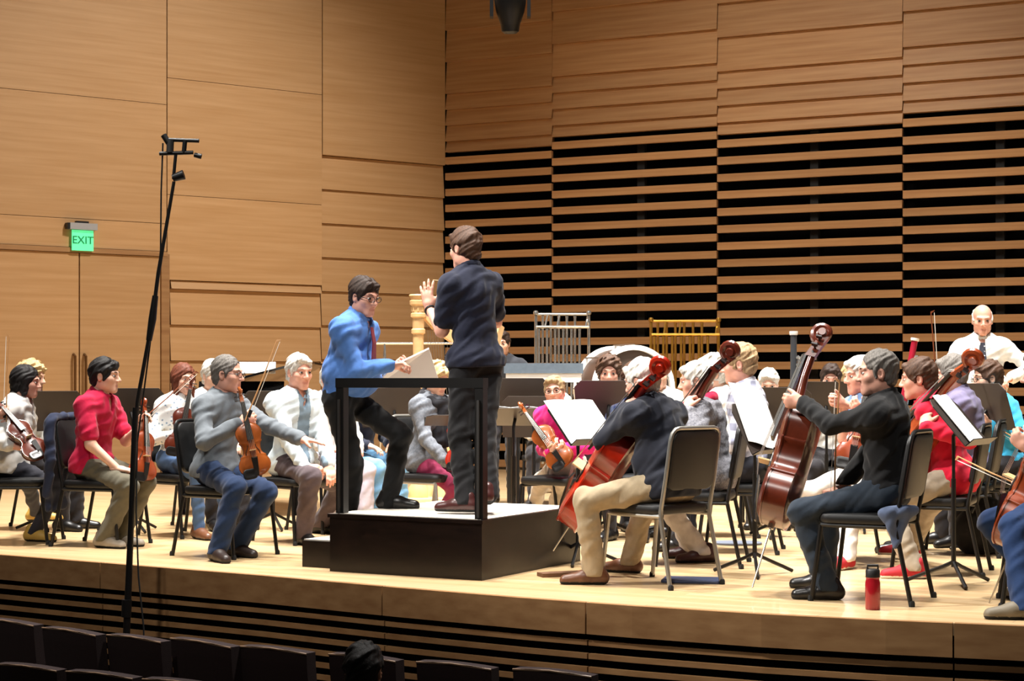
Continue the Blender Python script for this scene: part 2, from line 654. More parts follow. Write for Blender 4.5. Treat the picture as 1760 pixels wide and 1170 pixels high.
class SD:
    def __init__(s):
        s.p = []

    def rc(s, a, b, ra, rb, k=0.03, op='u'):
        s.p.append((op, 'rc', np3(a), np3(b), ra, rb, k))
        return s

    def el(s, c, r, R=None, k=0.03, op='u'):
        R = np.eye(3) if R is None else np.array(R, float)
        s.p.append((op, 'el', np3(c), np.array(r, float), R, None, k))
        return s

    def bx(s, c, hs, R=None, rad=0.01, k=0.02, op='u'):
        R = np.eye(3) if R is None else np.array(R, float)
        s.p.append((op, 'bx', np3(c), np.array(hs, float), R, rad, k))
        return s

    def cut(s, o, n, k=0.004):
        s.p.append(('c', 'pl', np3(o), np3(n) / np.linalg.norm(np3(n)), None, None, k))
        return s

    def fold(s, amp, freq, seed=0):
        s.p.append(('n', 'no', amp, freq, seed, None, 0))
        return s

    def bounds(s, p):
        t = p[1]
        if t == 'rc':
            r = max(p[4], p[5])
            return np.minimum(p[2], p[3]) - r, np.maximum(p[2], p[3]) + r
        if t == 'el':
            e = np.sqrt(((p[4] * p[3][None, :]) ** 2).sum(1))
            return p[2] - e, p[2] + e
        if t == 'bx':
            e = (np.abs(p[4]) * p[3][None, :]).sum(1)
            return p[2] - e, p[2] + e

    def mesh(s, h):
        bs = [s.bounds(p) for p in s.p if p[0] == 'u']
        lo = np.min([b[0] for b in bs], 0) - 4 * h
        hi = np.max([b[1] for b in bs], 0) + 4 * h
        n = np.ceil((hi - lo) / h).astype(int) + 1
        Fd = np.full(n, 0.25, np.float32)
        ax = [lo[i] + h * np.arange(n[i]) for i in range(3)]
        for p in s.p:
            op, t, k = p[0], p[1], p[6]
            if t == 'pl':
                X = ax[0][:, None, None]
                Y = ax[1][None, :, None]
                Z = ax[2][None, None, :]
                d = (X - p[2][0]) * p[3][0] + (Y - p[2][1]) * p[3][1] + (Z - p[2][2]) * p[3][2]
                Fd = np.maximum(Fd, d).astype(np.float32)
                continue
            if t == 'no':
                X = ax[0][:, None, None]
                Y = ax[1][None, :, None]
                Z = ax[2][None, None, :]
                a_, f_, sd = p[2], p[3], p[4]
                w = np.sin(f_ * (0.7 * X + 0.4 * Y - 0.9 * Z) + 2.2 * np.sin(f_ * 0.45 * (Y + 0.6 * Z) + sd) + sd)
                w = w + 0.6 * np.sin(f_ * 1.7 * (0.5 * Y - 0.6 * X + 0.5 * Z) + sd * 2.1 + 1.5 * np.sin(f_ * 0.6 * (X - Z)))
                Fd = (Fd + a_ * w).astype(np.float32)
                continue
            b0, b1 = s.bounds(p)
            pad = k + 4 * h
            i0 = np.maximum(np.floor((b0 - pad - lo) / h).astype(int), 0)
            i1 = np.minimum(np.ceil((b1 + pad - lo) / h).astype(int) + 1, n)
            if np.any(i1 <= i0):
                continue
            sl = tuple(slice(i0[i], i1[i]) for i in range(3))
            X = ax[0][sl[0]][:, None, None]
            Y = ax[1][sl[1]][None, :, None]
            Z = ax[2][sl[2]][None, None, :]
            if t == 'rc':
                a, b = p[2], p[3]
                ab = b - a
                L2 = max(ab @ ab, 1e-12)
                px, py, pz = X - a[0], Y - a[1], Z - a[2]
                tt = np.clip((px * ab[0] + py * ab[1] + pz * ab[2]) / L2, 0, 1)
                d = np.sqrt((px - tt * ab[0]) ** 2 + (py - tt * ab[1]) ** 2 + (pz - tt * ab[2]) ** 2) - (p[4] + (p[5] - p[4]) * tt)
            else:
                R = p[4]
                px, py, pz = X - p[2][0], Y - p[2][1], Z - p[2][2]
                q = [px * R[0, i] + py * R[1, i] + pz * R[2, i] for i in range(3)]
                if t == 'el':
                    r = p[3]
                    k0 = np.sqrt((q[0] / r[0]) ** 2 + (q[1] / r[1]) ** 2 + (q[2] / r[2]) ** 2)
                    k1 = np.sqrt((q[0] / r[0] ** 2) ** 2 + (q[1] / r[1] ** 2) ** 2 + (q[2] / r[2] ** 2) ** 2)
                    d = k0 * (k0 - 1) / np.maximum(k1, 1e-6)
                else:
                    hs, rad = p[3], p[5]
                    g = [np.abs(q[i]) - hs[i] + rad for i in range(3)]
                    d = np.sqrt(sum(np.maximum(x, 0) ** 2 for x in g)) + np.minimum(np.maximum(np.maximum(g[0], g[1]), g[2]), 0) - rad
            cur = Fd[sl]
            if op == 'u':
                if k > 0:
                    hh = np.maximum(k - np.abs(cur - d), 0) / k
                    Fd[sl] = np.minimum(cur, d) - hh * hh * k * 0.25
                else:
                    Fd[sl] = np.minimum(cur, d)
            else:
                if k > 0:
                    hh = np.maximum(k - np.abs(cur + d), 0) / k
                    Fd[sl] = np.maximum(cur, -d) + hh * hh * k * 0.25
                else:
                    Fd[sl] = np.maximum(cur, -d)
        return surface_nets(Fd, lo, h)


def sd_object(name, parts, mats, parent, base):
    """parts: list of (verts, faces, per-face material index or int)"""
    Vs, Fs, Ms = [], [], []
    o = 0
    for V, Q, m in parts:
        if len(V) == 0:
            continue
        Vs.append(V)
        Fs.append(Q + o)
        Ms.append(np.full(len(Q), m) if np.isscalar(m) else m)
        o += len(V)
    V = np.concatenate(Vs) - np3(base)
    Q = np.concatenate(Fs)
    M_ = np.concatenate(Ms)
    me = bpy.data.meshes.new(name)
    me.vertices.add(len(V))
    me.vertices.foreach_set('co', V.astype(np.float32).ravel())
    me.loops.add(len(Q) * 4)
    me.loops.foreach_set('vertex_index', Q.astype(np.int32).ravel())
    me.polygons.add(len(Q))
    me.polygons.foreach_set('loop_start', np.arange(0, len(Q) * 4, 4, dtype=np.int32))
    for m in mats:
        me.materials.append(m)
    me.polygons.foreach_set('material_index', M_.astype(np.int32))
    me.polygons.foreach_set('use_smooth', np.ones(len(Q), bool))
    me.update(calc_edges=True)
    me.validate()
    ob = bpy.data.objects.new(name, me)
    col.objects.link(ob)
    ob.parent = parent
    return ob


# ------------------------------------------------------------------ people
def unit(v):
    v = np.array(v, float)
    return v / max(np.linalg.norm(v), 1e-9)


def ik(a, t, l1, l2, pole):
    a, t = np3(a), np3(t)
    d = t - a
    L = np.linalg.norm(d)
    Lm = (l1 + l2) * 0.995
    if L > Lm:
        t = a + d / L * Lm
        d = t - a
        L = Lm
    u = d / L
    x = (l1 * l1 - l2 * l2 + L * L) / (2 * L)
    y = math.sqrt(max(l1 * l1 - x * x, 0))
    p = np3(pole)
    p = p - u * (p @ u)
    if np.linalg.norm(p) < 1e-6:
        p = np.cross(u, (1, 0, 0))
    return a + u * x + unit(p) * y, t


def skin(tone):
    return {'light': mat('skin_light', (226, 178, 154), 0.55, var=0.08, vscale=25, spec=0.35),
            'pink': mat('skin_pink', (222, 164, 142), 0.55, var=0.08, vscale=25, spec=0.35),
            'tan': mat('skin_tan', (200, 146, 116), 0.55, var=0.08, vscale=25, spec=0.35)}[tone]


EYEW = mat('eye_white', (225, 220, 214), 0.3)
EYED = mat('eye_dark', (38, 26, 20), 0.25)
LIP = mat('lip_tone', (204, 140, 122), 0.5)


def hand_sd(wrist, fd, palm, right, style, s=1.0):
    """a hand with palm, four unequal fingers and a thumb; palm = direction the palm faces"""
    y = unit(fd)
    n = np3(palm)
    n = unit(n - y * (n @ y))
    x = np.cross(y, n) * (1 if right else -1)     # towards the thumb
    w = np3(wrist)

    def P(a, b, c):
        return w + (x * a + y * b + n * c) * s
    R = np.stack([x, y, n], 1)
    sd = SD()
    sd.rc(P(0, -0.035, 0), P(0, 0.02, 0), 0.026 * s, 0.027 * s, 0.02)
    sd.el(P(0.0, 0.052, 0.0), (0.040 * s, 0.052 * s, 0.017 * s), R, 0.02)
    sd.rc(P(0.022, 0.02, 0.008), P(0.034, 0.05, 0.012), 0.017 * s, 0.013 * s, 0.015)
    curl = {'spread': (0.05, 0.10, 0.08), 'relaxed': (0.35, 0.45, 0.3), 'grip': (0.9, 1.15, 0.75), 'flat': (0.08, 0.12, 0.1), 'hold': (0.6, 0.8, 0.5)}[style]
    fan = {'spread': 0.26, 'flat': 0.07}.get(style, 0.05)
    for i, (ox, ln) in enumerate(((0.030, 0.074), (0.010, 0.083), (-0.010, 0.077), (-0.029, 0.060))):
        an = (1.5 - i) * fan * 0.55
        p = P(ox, 0.088 - 0.006 * abs(i - 1), 0)
        d0 = y * math.cos(an) + x * math.sin(an)
        c = 0.0
        segs = (0.46, 0.31, 0.23)
        r = 0.0098 * s
        for q in range(3):
            c += curl[q] * (1 + 0.08 * i)
            d = d0 * math.cos(c) + n * math.sin(c)
            p2 = p + d * ln * segs[q] * s
            sd.rc(p, p2, r, r * 0.92, 0.006)
            p = p2
            r *= 0.92
    ta = 0.85 if style == 'spread' else 0.5
    tp = P(0.036, 0.035, 0.008)
    td = y * math.cos(ta) + x * math.sin(ta) + n * (0.25 if style == 'spread' else 0.55)
    tp2 = tp + unit(td) * 0.036 * s
    td2 = unit(td + n * 0.25 + y * 0.3)
    sd.rc(tp, tp2, 0.0125 * s, 0.011 * s, 0.008)
    sd.rc(tp2, tp2 + td2 * 0.028 * s, 0.011 * s, 0.0095 * s, 0.006)
    return sd


PEOPLE = {}


def person(key, label, at, yaw, H=1.75, sit=True, seat=0.46, zbase=0.0, lean=8, side=0, twist=0, head=(0, 5, 0), sex='m', fat=0.0,
           hands=None, feet=None, knees=None, shirt=None, sleeve='long', trousers=None, shoe=None, tone='light', hair=('short', None), glasses=False,
           collar='crew', extra=None, fine=1.0, slim=1.0, legs=True, hem=0.0, hipz=None, elbows=None, open_shirt=None, beard=None, sole=None, skirt=False):
    """at = (x, y) of the hips; yaw in degrees, 0 = image right, 90 = away, -90 = towards the camera; hands = {'L': (target, style, palm, dir)}"""
    S = H / 1.75
    th = math.radians(yaw)
    f = np.array((math.cos(th), math.sin(th), 0))
    r = np.array((math.sin(th), -math.cos(th), 0))
    up = np.array((0, 0, 1.0))
    hz = hipz if hipz is not None else (zbase + (seat + 0.095 * S if sit else 0.90 * S))
    p0 = np.array((at[0], at[1], hz))
    base = np.array((at[0], at[1], zbase))
    root = thing('person', label, 'person', tuple(base))

    def tilt(l, sd_):
        l, sd_ = math.radians(l), math.radians(sd_)
        return unit(up * math.cos(l) * math.cos(sd_) + f * math.sin(l) + r * math.sin(sd_))
    u1, u2 = tilt(lean * 0.7, side * 0.7), tilt(lean * 1.25, side * 1.2)
    tw = math.radians(twist)
    r2 = r * math.cos(tw) + f * math.sin(tw)
    r2 = unit(r2 - u2 * (r2 @ u2))
    f2 = np.cross(u2, r2)
    r1 = unit(r - u1 * (r @ u1))
    f1 = np.cross(u1, r1)
    fem = sex == 'f'
    tk = 0.86 if sit else 0.97
    p1 = p0 + u1 * 0.19 * S * tk
    p2 = p1 + u2 * 0.20 * S * tk
    p3 = p2 + u2 * 0.165 * S * (0.95 if sit else 1) + f2 * 0.005
    sw = (0.152 if fem else 0.172) * S * slim
    sh = {'R': p2 + u2 * 0.095 * S + r2 * sw, 'L': p2 + u2 * 0.095 * S - r2 * sw}
    hp = {'R': p0 + r * 0.09 * S, 'L': p0 - r * 0.09 * S}
    # head frame
    hy, hpit, hrol = math.radians(head[0] + yaw), math.radians(head[1]), math.radians(head[2] if len(head) > 2 else 0)
    hf = np.array((math.cos(hy) * math.cos(hpit), math.sin(hy) * math.cos(hpit), -math.sin(hpit)))
    hr = np.array((math.sin(hy), -math.cos(hy), 0))
    hu = np.cross(hr, hf)
    hr, hu = hr * math.cos(hrol) - hu * math.sin(hrol), hu * math.cos(hrol) + hr * math.sin(hrol)
    hS = S * (0.97 if fem else 1.0)
    ho = p3 + (u2 * 0.6 + up * 0.4) * 0.150 * S + f2 * 0.018 * S + hf * 0.014

    HR = np.stack([hr, hf, hu], 1)

    def HP(x, y, z):
        return ho + (hr * x + hf * y + hu * z) * hS

    def E(x):
        return tuple(q * hS for q in x)
    TR = np.stack([r2, f2, u2], 1)
    PR = np.stack([r1, f1, u1], 1)
    HPR = np.stack([r, f, up], 1)
    # limbs
    la_, lf_ = 0.285 * S, 0.255 * S
    hands = hands or {}
    arm = {}
    for sd_ in 'LR':
        sg = 1 if sd_ == 'R' else -1
        if sd_ in hands:
            tg, sty, pal, hd = (list(hands[sd_]) + [None] * 4)[:4]
        else:
            tg, sty, pal, hd = None, None, None, None
        if tg is None:
            tg = p0 + f * 0.30 * S + r * sg * 0.13 * S + up * 0.09 if sit else p0 + r * sg * 0.26 * S + f * 0.06 - up * 0.0
        tg = np3(tg)
        pole = -f2 * 0.4 + r2 * sg * 0.5 - up * 0.8
        if elbows and sd_ in elbows:
            pole = np3(elbows[sd_])
        el_, wr = ik(sh[sd_], tg, la_, lf_, pole)
        fd = unit(wr - el_)
        hd_ = fd if hd is None else unit(np3(hd))
        if pal is None:
            pal = -up if abs(hd_[2]) < 0.8 else -r * sg
        arm[sd_] = (sh[sd_], el_, wr, hd_, sty or 'relaxed', np3(pal))
    lt, ls = 0.43 * S, 0.40 * S
    leg = {}
    for sd_ in 'LR':
        sg = 1 if sd_ == 'R' else -1
        if feet and sd_ in feet:
            an = np3(feet[sd_][0]) + up * 0.085
            fdv = unit(feet[sd_][1]) if len(feet[sd_]) > 1 and feet[sd_][1] is not None else f
        else:
            an = (base + f * (0.42 * S if sit else 0.02) + r * sg * (0.12 if sit else 0.10) * S)
            an = an + up * 0.085
            fdv = unit(f + r * sg * 0.25)
        pole = (f * 1.0 + up * 0.9 if sit else f) + r * sg * 0.12
        if knees and sd_ in knees:
            pole = np3(knees[sd_])
        kn, an = ik(hp[sd_], an, lt, ls, pole)
        fdv = unit((fdv[0], fdv[1], 0))
        leg[sd_] = (hp[sd_], kn, an, fdv)
    # --- torso recipe, grown by g
    def torso(sd, g, k=0.06):
        sd.el(p0 + u1 * 0.02, ((0.168 if not fem else 0.172) * S + g, 0.118 * S + g, 0.115 * S + g), HPR, k)
        sd.el(p1, ((0.140 if not fem else 0.125) * S + g + fat * 0.5, 0.100 * S + g + fat * 0.5, 0.15 * S + g), PR, k)
        if fat:
            sd.el(p1 + f1 * (0.03 + fat) - u1 * 0.02, (0.12 * S + g + fat, 0.09 * S + g, 0.12 * S + g), PR, k)
        sd.el(p2 - u2 * 0.01, ((0.160 if not fem else 0.140) * S * slim + g, (0.112 if not fem else 0.10) * S + g, 0.165 * S + g), TR, k)
        if fem:
            for sg in (-1, 1):
                sd.el(p2 + f2 * 0.075 * S + r2 * sg * 0.065 * S - u2 * 0.005, (0.06 * S + g,) * 3, None, 0.04)
        for sg in (-1, 1):
            q = sh['R' if sg > 0 else 'L']
            sd.rc(p2 + u2 * 0.07 * S, q - u2 * 0.012, 0.085 * S + g, 0.050 * S + g, 0.07)
            sd.rc(p3 - u2 * 0.005, q - r2 * sg * 0.03 + u2 * 0.004, 0.052 * S + g, 0.044 * S + g, 0.08)
        return sd
    def arms(sd, g, sides='LR', fore=1.0, k=0.035, tip=0.0):
        for q in sides:
            a, e, w, hd_, _, _ = arm[q]
            sd.rc(a - u2 * 0.01, e, (0.047 if not fem else 0.041) * S + g, (0.038 if not fem else 0.034) * S + g, k + 0.03)
            if fore > 0:
                sd.rc(e, e + (w - e) * fore, 0.039 * S + g, (0.027 if not fem else 0.024) * S + g + tip, 0.025)
        return sd
    hb = 0.012 * fine
    SK = skin(tone)
    parts = []
    body = torso(SD(), -0.012)
    arms(body, 0.0)
    for q in 'LR':
        a, kn, an, fdv = leg[q]
        if legs:
            body.rc(a, kn, 0.070 * S, 0.050 * S, 0.04)
            body.rc(kn, an, 0.050 * S, 0.034 * S, 0.03)
    body.rc(p3 - u2 * 0.02, HP(0, -0.022, -0.05), 0.056 * S, 0.053 * S, 0.04)
    V, Q = body.mesh(0.016 * fine)
    parts.append((V, Q, 0))
    # head with a face
    hd = SD()
    hd.el(HP(0, -0.014, 0.034), E((0.076, 0.097, 0.091)), HR, 0.0)
    hd.el(HP(0, 0.030, -0.040), E((0.058, 0.062, 0.072)), HR, 0.04)
    hd.rc(HP(-0.012, 0.070, -0.098), HP(0.012, 0.070, -0.098), 0.019 * hS, 0.019 * hS, 0.035)
    for sg in (-1, 1):
        hd.el(HP(sg * 0.048, 0.006, -0.066), E((0.018, 0.03, 0.026)), HR, 0.03)
        hd.el(HP(sg * 0.043, 0.056, -0.022), E((0.022, 0.024, 0.02)), HR, 0.025)
        hd.el(HP(sg * 0.033, 0.096, 0.004), E((0.017, 0.016, 0.010)), HR, 0.012, op='s')
        hd.rc(HP(sg * 0.012, 0.086, 0.026), HP(sg * 0.045, 0.074, 0.028), 0.011 * hS, 0.009 * hS, 0.014)
        hd.el(HP(sg * 0.077, -0.008, -0.006), E((0.010, 0.019, 0.031)), HR, 0.008)
        hd.el(HP(sg * 0.083, -0.004, -0.004), E((0.006, 0.009, 0.016)), HR, 0.006, op='s')
    hd.rc(HP(0, 0.084, 0.014), HP(0, 0.1105, -0.028), 0.009 * hS, 0.0115 * hS, 0.013)
    for sg in (-1, 1):
        hd.el(HP(sg * 0.012, 0.0985, -0.032), E((0.010, 0.011, 0.008)), HR, 0.008)
    hd.rc(HP(-0.018, 0.080, -0.060), HP(0.018, 0.080, -0.060), 0.0085 * hS, 0.009 * hS, 0.008)
    hd.rc(HP(-0.016, 0.080, -0.072), HP(0.016, 0.080, -0.072), 0.0085 * hS, 0.009 * hS, 0.008)
    hd.el(HP(0, 0.096, -0.0655), E((0.024, 0.012, 0.0022)), HR, 0.004, op='s')
    hd.rc(HP(0, -0.022, -0.05), p3, 0.053 * S * (0.88 if fem else 1), 0.058 * S * (0.88 if fem else 1), 0.03)
    V, Q = hd.mesh(0.0058 * fine * fine)
    c = (V[Q].mean(1) - ho) @ HR / hS
    mi = np.zeros(len(Q), int)
    mi[(np.abs(c[:, 0]) < 0.026 - 0.4 * np.abs(c[:, 2] + 0.066)) & (np.abs(c[:, 2] + 0.066) < 0.009) & (c[:, 1] > 0.072)] = 3
    parts.append((V, Q, mi))
    for sg in (-1, 1):
        e_ = SD().el(HP(sg * 0.033, 0.079, 0.004), E((0.0135, 0.0128, 0.0078)), HR, 0.0)
        V, Q = e_.mesh(0.0035)
        c = (V[Q].mean(1) - ho) @ HR / hS
        mi = np.where((np.abs(c[:, 0] - sg * 0.033) < 0.0088) & (c[:, 1] > 0.084), 2, 1)
        parts.append((V, Q, mi))
    # hands
    for q in 'LR':
        a, e, w, hd_, sty, pal = arm[q]
        V, Q = hand_sd(w, hd_, pal, q == 'R', sty, S * (0.9 if fem else 1.0)).mesh(0.0062 if fine < 1.2 else 0.008)
        parts.append((V, Q, 0))
    sd_object('body', parts, [SK, EYEW, EYED, LIP], root, base)
    # --- shirt
    if shirt:
        g = 0.010
        t = torso(SD(), g, 0.055)
        if sleeve == 'long':
            arms(t, 0.014, fore=0.93, tip=0.008)
        elif sleeve == 'short':
            for q in 'LR':
                a, e, w, _, _, _ = arm[q]
                t.rc(a, a + (e - a) * 0.72, 0.052 * S + 0.016, 0.050 * S + 0.018, 0.03)
        elif sleeve == 'elbow':
            arms(t, 0.014, fore=0.35, tip=0.012)
        if hem:      # shirt hanging below the waist
            t.el(p0 - up * 0.0, (0.186 * S + g, 0.136 * S + g, 0.135 * S), HPR, 0.05)
        t.fold(0.0018, 34, sum(map(ord, key)) % 7)
        t.fold(0.0034, 66, sum(map(ord, key)) % 6)
        cutz = p0 - u1 * (hem if hem else -0.035)
        t.cut(cutz, -u1)
        nk = 0.062 * S if collar != 'v' else 0.066 * S
        t.rc(p3 - u2 * 0.05 + f2 * 0.02, p3 + u2 * 0.14 + f2 * 0.0, nk, nk, 0.012, op='s')
        if collar in ('v', 'polo', 'shirt'):
            t.rc(p3 + f2 * 0.07 - u2 * 0.005, p3 + f2 * 0.125 - u2 * 0.10, 0.034 * S, 0.006, 0.008, op='s')
        V, Q = t.mesh(0.009 * fine)
        ms = [shirt]
        mi = 0
        if open_shirt:
            c = V[Q].mean(1) - p1
            mi = np.where((np.abs(c @ r1) < 0.05) & ((c @ f1) > 0.02), 1, 0)
            ms = [shirt, open_shirt]
        so = sd_object('shirt', [(V, Q, mi)], ms, root, base)
        if collar in ('polo', 'shirt', 'turtle'):
            cs = SD()
            N_ = 14
            hh = 0.02 if collar != 'turtle' else 0.035
            for i in range(N_):
                aa, bb = 2 * math.pi * i / N_, 2 * math.pi * (i + 1) / N_
                if collar != 'turtle' and (i in (3,)):
                    continue

                def cp(an):
                    return p3 + u2 * (0.020 - 0.022 * math.sin(an)) * S + (r2 * math.cos(an) * 1.0 + f2 * math.sin(an)) * 0.063 * S + f2 * 0.006
                cs.rc(cp(aa), cp(bb), 0.012, 0.012, 0.01)
                cs.rc(cp(aa) + u2 * hh, cp(bb) + u2 * hh, 0.010, 0.010, 0.02)
            V, Q = cs.mesh(0.0075 * fine)
            sd_object('collar', [(V, Q, 0)], [shirt], so, base)
    # --- trousers
    if trousers and legs:
        t = SD()
        t.el(p0 + u1 * 0.02, (0.168 * S + 0.006, 0.118 * S + 0.008, 0.118 * S), HPR, 0.03)
        for q in 'LR':
            a, kn, an, fdv = leg[q]
            if fem:
                t.rc(a, kn, 0.085 * S, 0.058 * S, 0.04)
                t.rc(kn, an - up * 0.03, 0.058 * S, 0.045 * S, 0.03)
            else:
                t.rc(a, kn, 0.092 * S, 0.070 * S, 0.04)
                t.rc(kn, an - up * 0.04, 0.069 * S, 0.060 * S, 0.03)
        t.fold(0.003, 32, sum(map(ord, key)) % 5)
        t.fold(0.0028, 70, sum(map(ord, key)) % 4)
        t.cut(p0 + u1 * 0.09, u1)
        t.cut((0, 0, min(leg['L'][2][2], leg['R'][2][2]) - 0.038), (0, 0, -1))
        V, Q = t.mesh(0.0105 * fine)
        sd_object('trousers', [(V, Q, 0)], [trousers], root, base)
    # --- shoes
    if shoe and legs:
        for q in 'LR':
            a, kn, an, fdv = leg[q]
            z0 = an[2] - 0.085
            g0 = np.array((an[0], an[1], z0))
            t = SD()
            t.rc(g0 - fdv * 0.045 + up * 0.038, g0 + fdv * 0.06 + up * 0.040, 0.040, 0.040, 0.02)
            t.rc(g0 + fdv * 0.06 + up * 0.036, g0 + fdv * 0.165 + up * 0.022, 0.041, 0.034, 0.03)
            t.rc(g0 - fdv * 0.02 + up * 0.05, g0 - fdv * 0.02 + up * 0.088, 0.042, 0.040, 0.03)
            t.cut(g0, -up)
            V, Q = t.mesh(0.008 * fine)
            mi = np.where(V[Q].mean(1)[:, 2] - z0 < 0.016, 1, 0)
            sd_object('shoe', [(V, Q, mi)], [shoe, sole or RUBBER], root, base)
    # --- hair
    hs_, hm = hair
    if hm is not None:
        t = SD()
        if hs_ in ('short', 'curly', 'balding', 'fringe', 'crop'):
            g = {'short': 0.011, 'curly': 0.024, 'balding': 0.006, 'fringe': 0.014, 'crop': 0.0055}[hs_]
            t.el(HP(0, -0.016, 0.036), E((0.076 + g, 0.096 + g, 0.091 + g)), HR, 0)
            t.el(HP(0, -0.05, -0.035), E((0.066, 0.052, 0.05)), HR, 0.03)
            for sg in (-1, 1):
                t.el(HP(sg * 0.074, 0.016, 0.005), E((0.009, 0.014, 0.034)), HR, 0.012)
            if hs_ not in ('balding', 'crop'):
                t.rc(HP(-0.035, 0.075, 0.085), HP(0.035, 0.072, 0.088), 0.016 * hS, 0.018 * hS, 0.02)
            t.fold(0.0022 if hs_ != 'curly' else 0.007, 150 if hs_ != 'curly' else 110, 1.3)
            if hs_ in ('short', 'fringe'):
                t.fold(0.0035, 62, sum(map(ord, key)) % 9)
            zf = {'fringe': 0.048, 'crop': 0.078}.get(hs_, 0.064)
            t.el(HP(0, 0.115, -0.035), E((0.085, 0.082, zf + 0.045)), HR, 0.012, op='s')
            t.el(HP(0, 0.055, -0.085), E((0.10, 0.075, 0.07)), HR, 0.012, op='s')
            if hs_ == 'balding':
                t.cut(HP(0, -0.03, 0.062), hu * 0.75 + hf * 0.66)
            for sg in (-1, 1):
                t.el(HP(sg * 0.084, -0.006, -0.012), E((0.020, 0.023, 0.036)), HR, 0.006, op='s')
        else:
            L = {'bob': 0.10, 'long': 0.20}[hs_]
            t.el(HP(0, -0.016, 0.038), E((0.089, 0.108, 0.100)), HR, 0)
            t.rc(HP(0, -0.05, -0.0), HP(0, -0.06, -L), 0.075 * hS, 0.055 * hS, 0.04)
            for sg in (-1, 1):
                t.rc(HP(sg * 0.066, 0.005, 0.02), HP(sg * 0.070, 0.012, -L * 0.85), 0.028 * hS, 0.026 * hS, 0.035)
            t.fold(0.0025, 130, 0.4)
            t.el(HP(0, 0.115, -0.035), E((0.074, 0.085, 0.105)), HR, 0.012, op='s')
            t.rc(HP(0, 0.03, -0.08), HP(0, 0.05, -0.3), 0.052 * hS, 0.06 * hS, 0.012, op='s')
        V, Q = t.mesh(0.0055 * fine)
        sd_object('hair', [(V, Q, 0)], [hm], root, base)
        # eyebrows
        for sg in (-1, 1):
            t = SD()
            t.rc(HP(sg * 0.016, 0.0965, 0.027), HP(sg * 0.034, 0.092, 0.033), 0.003, 0.0034, 0.003)
            t.rc(HP(sg * 0.034, 0.092, 0.033), HP(sg * 0.05, 0.078, 0.028), 0.0034, 0.0022, 0.003)
            V, Q = t.mesh(0.004)
            sd_object('eyebrow', [(V, Q, 0)], [hm], root, base)
    if beard:
        t = SD()
        t.el(HP(0, 0.045, -0.075), E((0.057, 0.062, 0.052)), HR, 0)
        t.el(HP(0, 0.10, -0.064), E((0.024, 0.03, 0.008)), HR, 0.006, op='s')
        t.el(HP(0, 0.08, -0.02), E((0.07, 0.07, 0.034)), HR, 0.01, op='s')
        V, Q = t.mesh(0.007)
        sd_object('beard', [(V, Q, 0)], [beard], root, base)
    if glasses:
        mb = MB()
        for sg in (-1, 1):
            ring = []
            for i in range(15):
                an = 2 * math.pi * i / 14
                ring.append(HP(sg * 0.034 + 0.024 * math.cos(an), 0.104 - 0.004 * math.cos(an) * sg, 0.002 + 0.018 * math.sin(an)))
            mb.tube(ring, 0.0022, 6, cap=False)
            mb.tube([HP(sg * 0.058, 0.10, 0.006), HP(sg * 0.078, 0.06, 0.006), HP(sg * 0.084, -0.01, 0.006)], 0.0022, 6)
        mb.tube([HP(-0.012, 0.105, 0.004), HP(0, 0.109, 0.007), HP(0.012, 0.105, 0.004)], 0.0022, 6)
        mb.build('glasses', mat('dark_spectacle_frame', (36, 30, 30), 0.3), root, True, base)
    PEOPLE[key] = dict(root=root, base=base, p0=p0, p1=p1, p2=p2, p3=p3, f=f, r=r, f1=f1, f2=f2, u1=u1, u2=u2, r1=r1, r2=r2, arm=arm, leg=leg, HP=HP, sh=sh, HR=HR, S=S, fine=fine)
    return root


# ------------------------------------------------------------------ strings
def inst_outline(n=1):
    h = [(0.0, 0.0), (0.003, 0.075), (0.02, 0.15), (0.055, 0.215), (0.11, 0.265), (0.18, 0.288), (0.25, 0.284), (0.31, 0.258), (0.345, 0.232), (0.362, 0.236),
         (0.378, 0.226), (0.40, 0.19), (0.44, 0.166), (0.50, 0.157), (0.56, 0.165), (0.60, 0.182), (0.622, 0.204), (0.638, 0.206), (0.652, 0.194), (0.70, 0.212),
         (0.76, 0.230), (0.82, 0.234), (0.88, 0.212), (0.93, 0.17), (0.97, 0.105), (0.99, 0.05), (1.0, 0.03)]
    return h


STR = mat('steel_string', (190, 186, 178), 0.3, metal=0.8)
EBONY = mat('ebony', (18, 15, 14), 0.35)
BRIDGE = mat('bridge_maple', (214, 178, 128), 0.5)
FROG = mat('bow_hair_white', (238, 232, 220), 0.6)


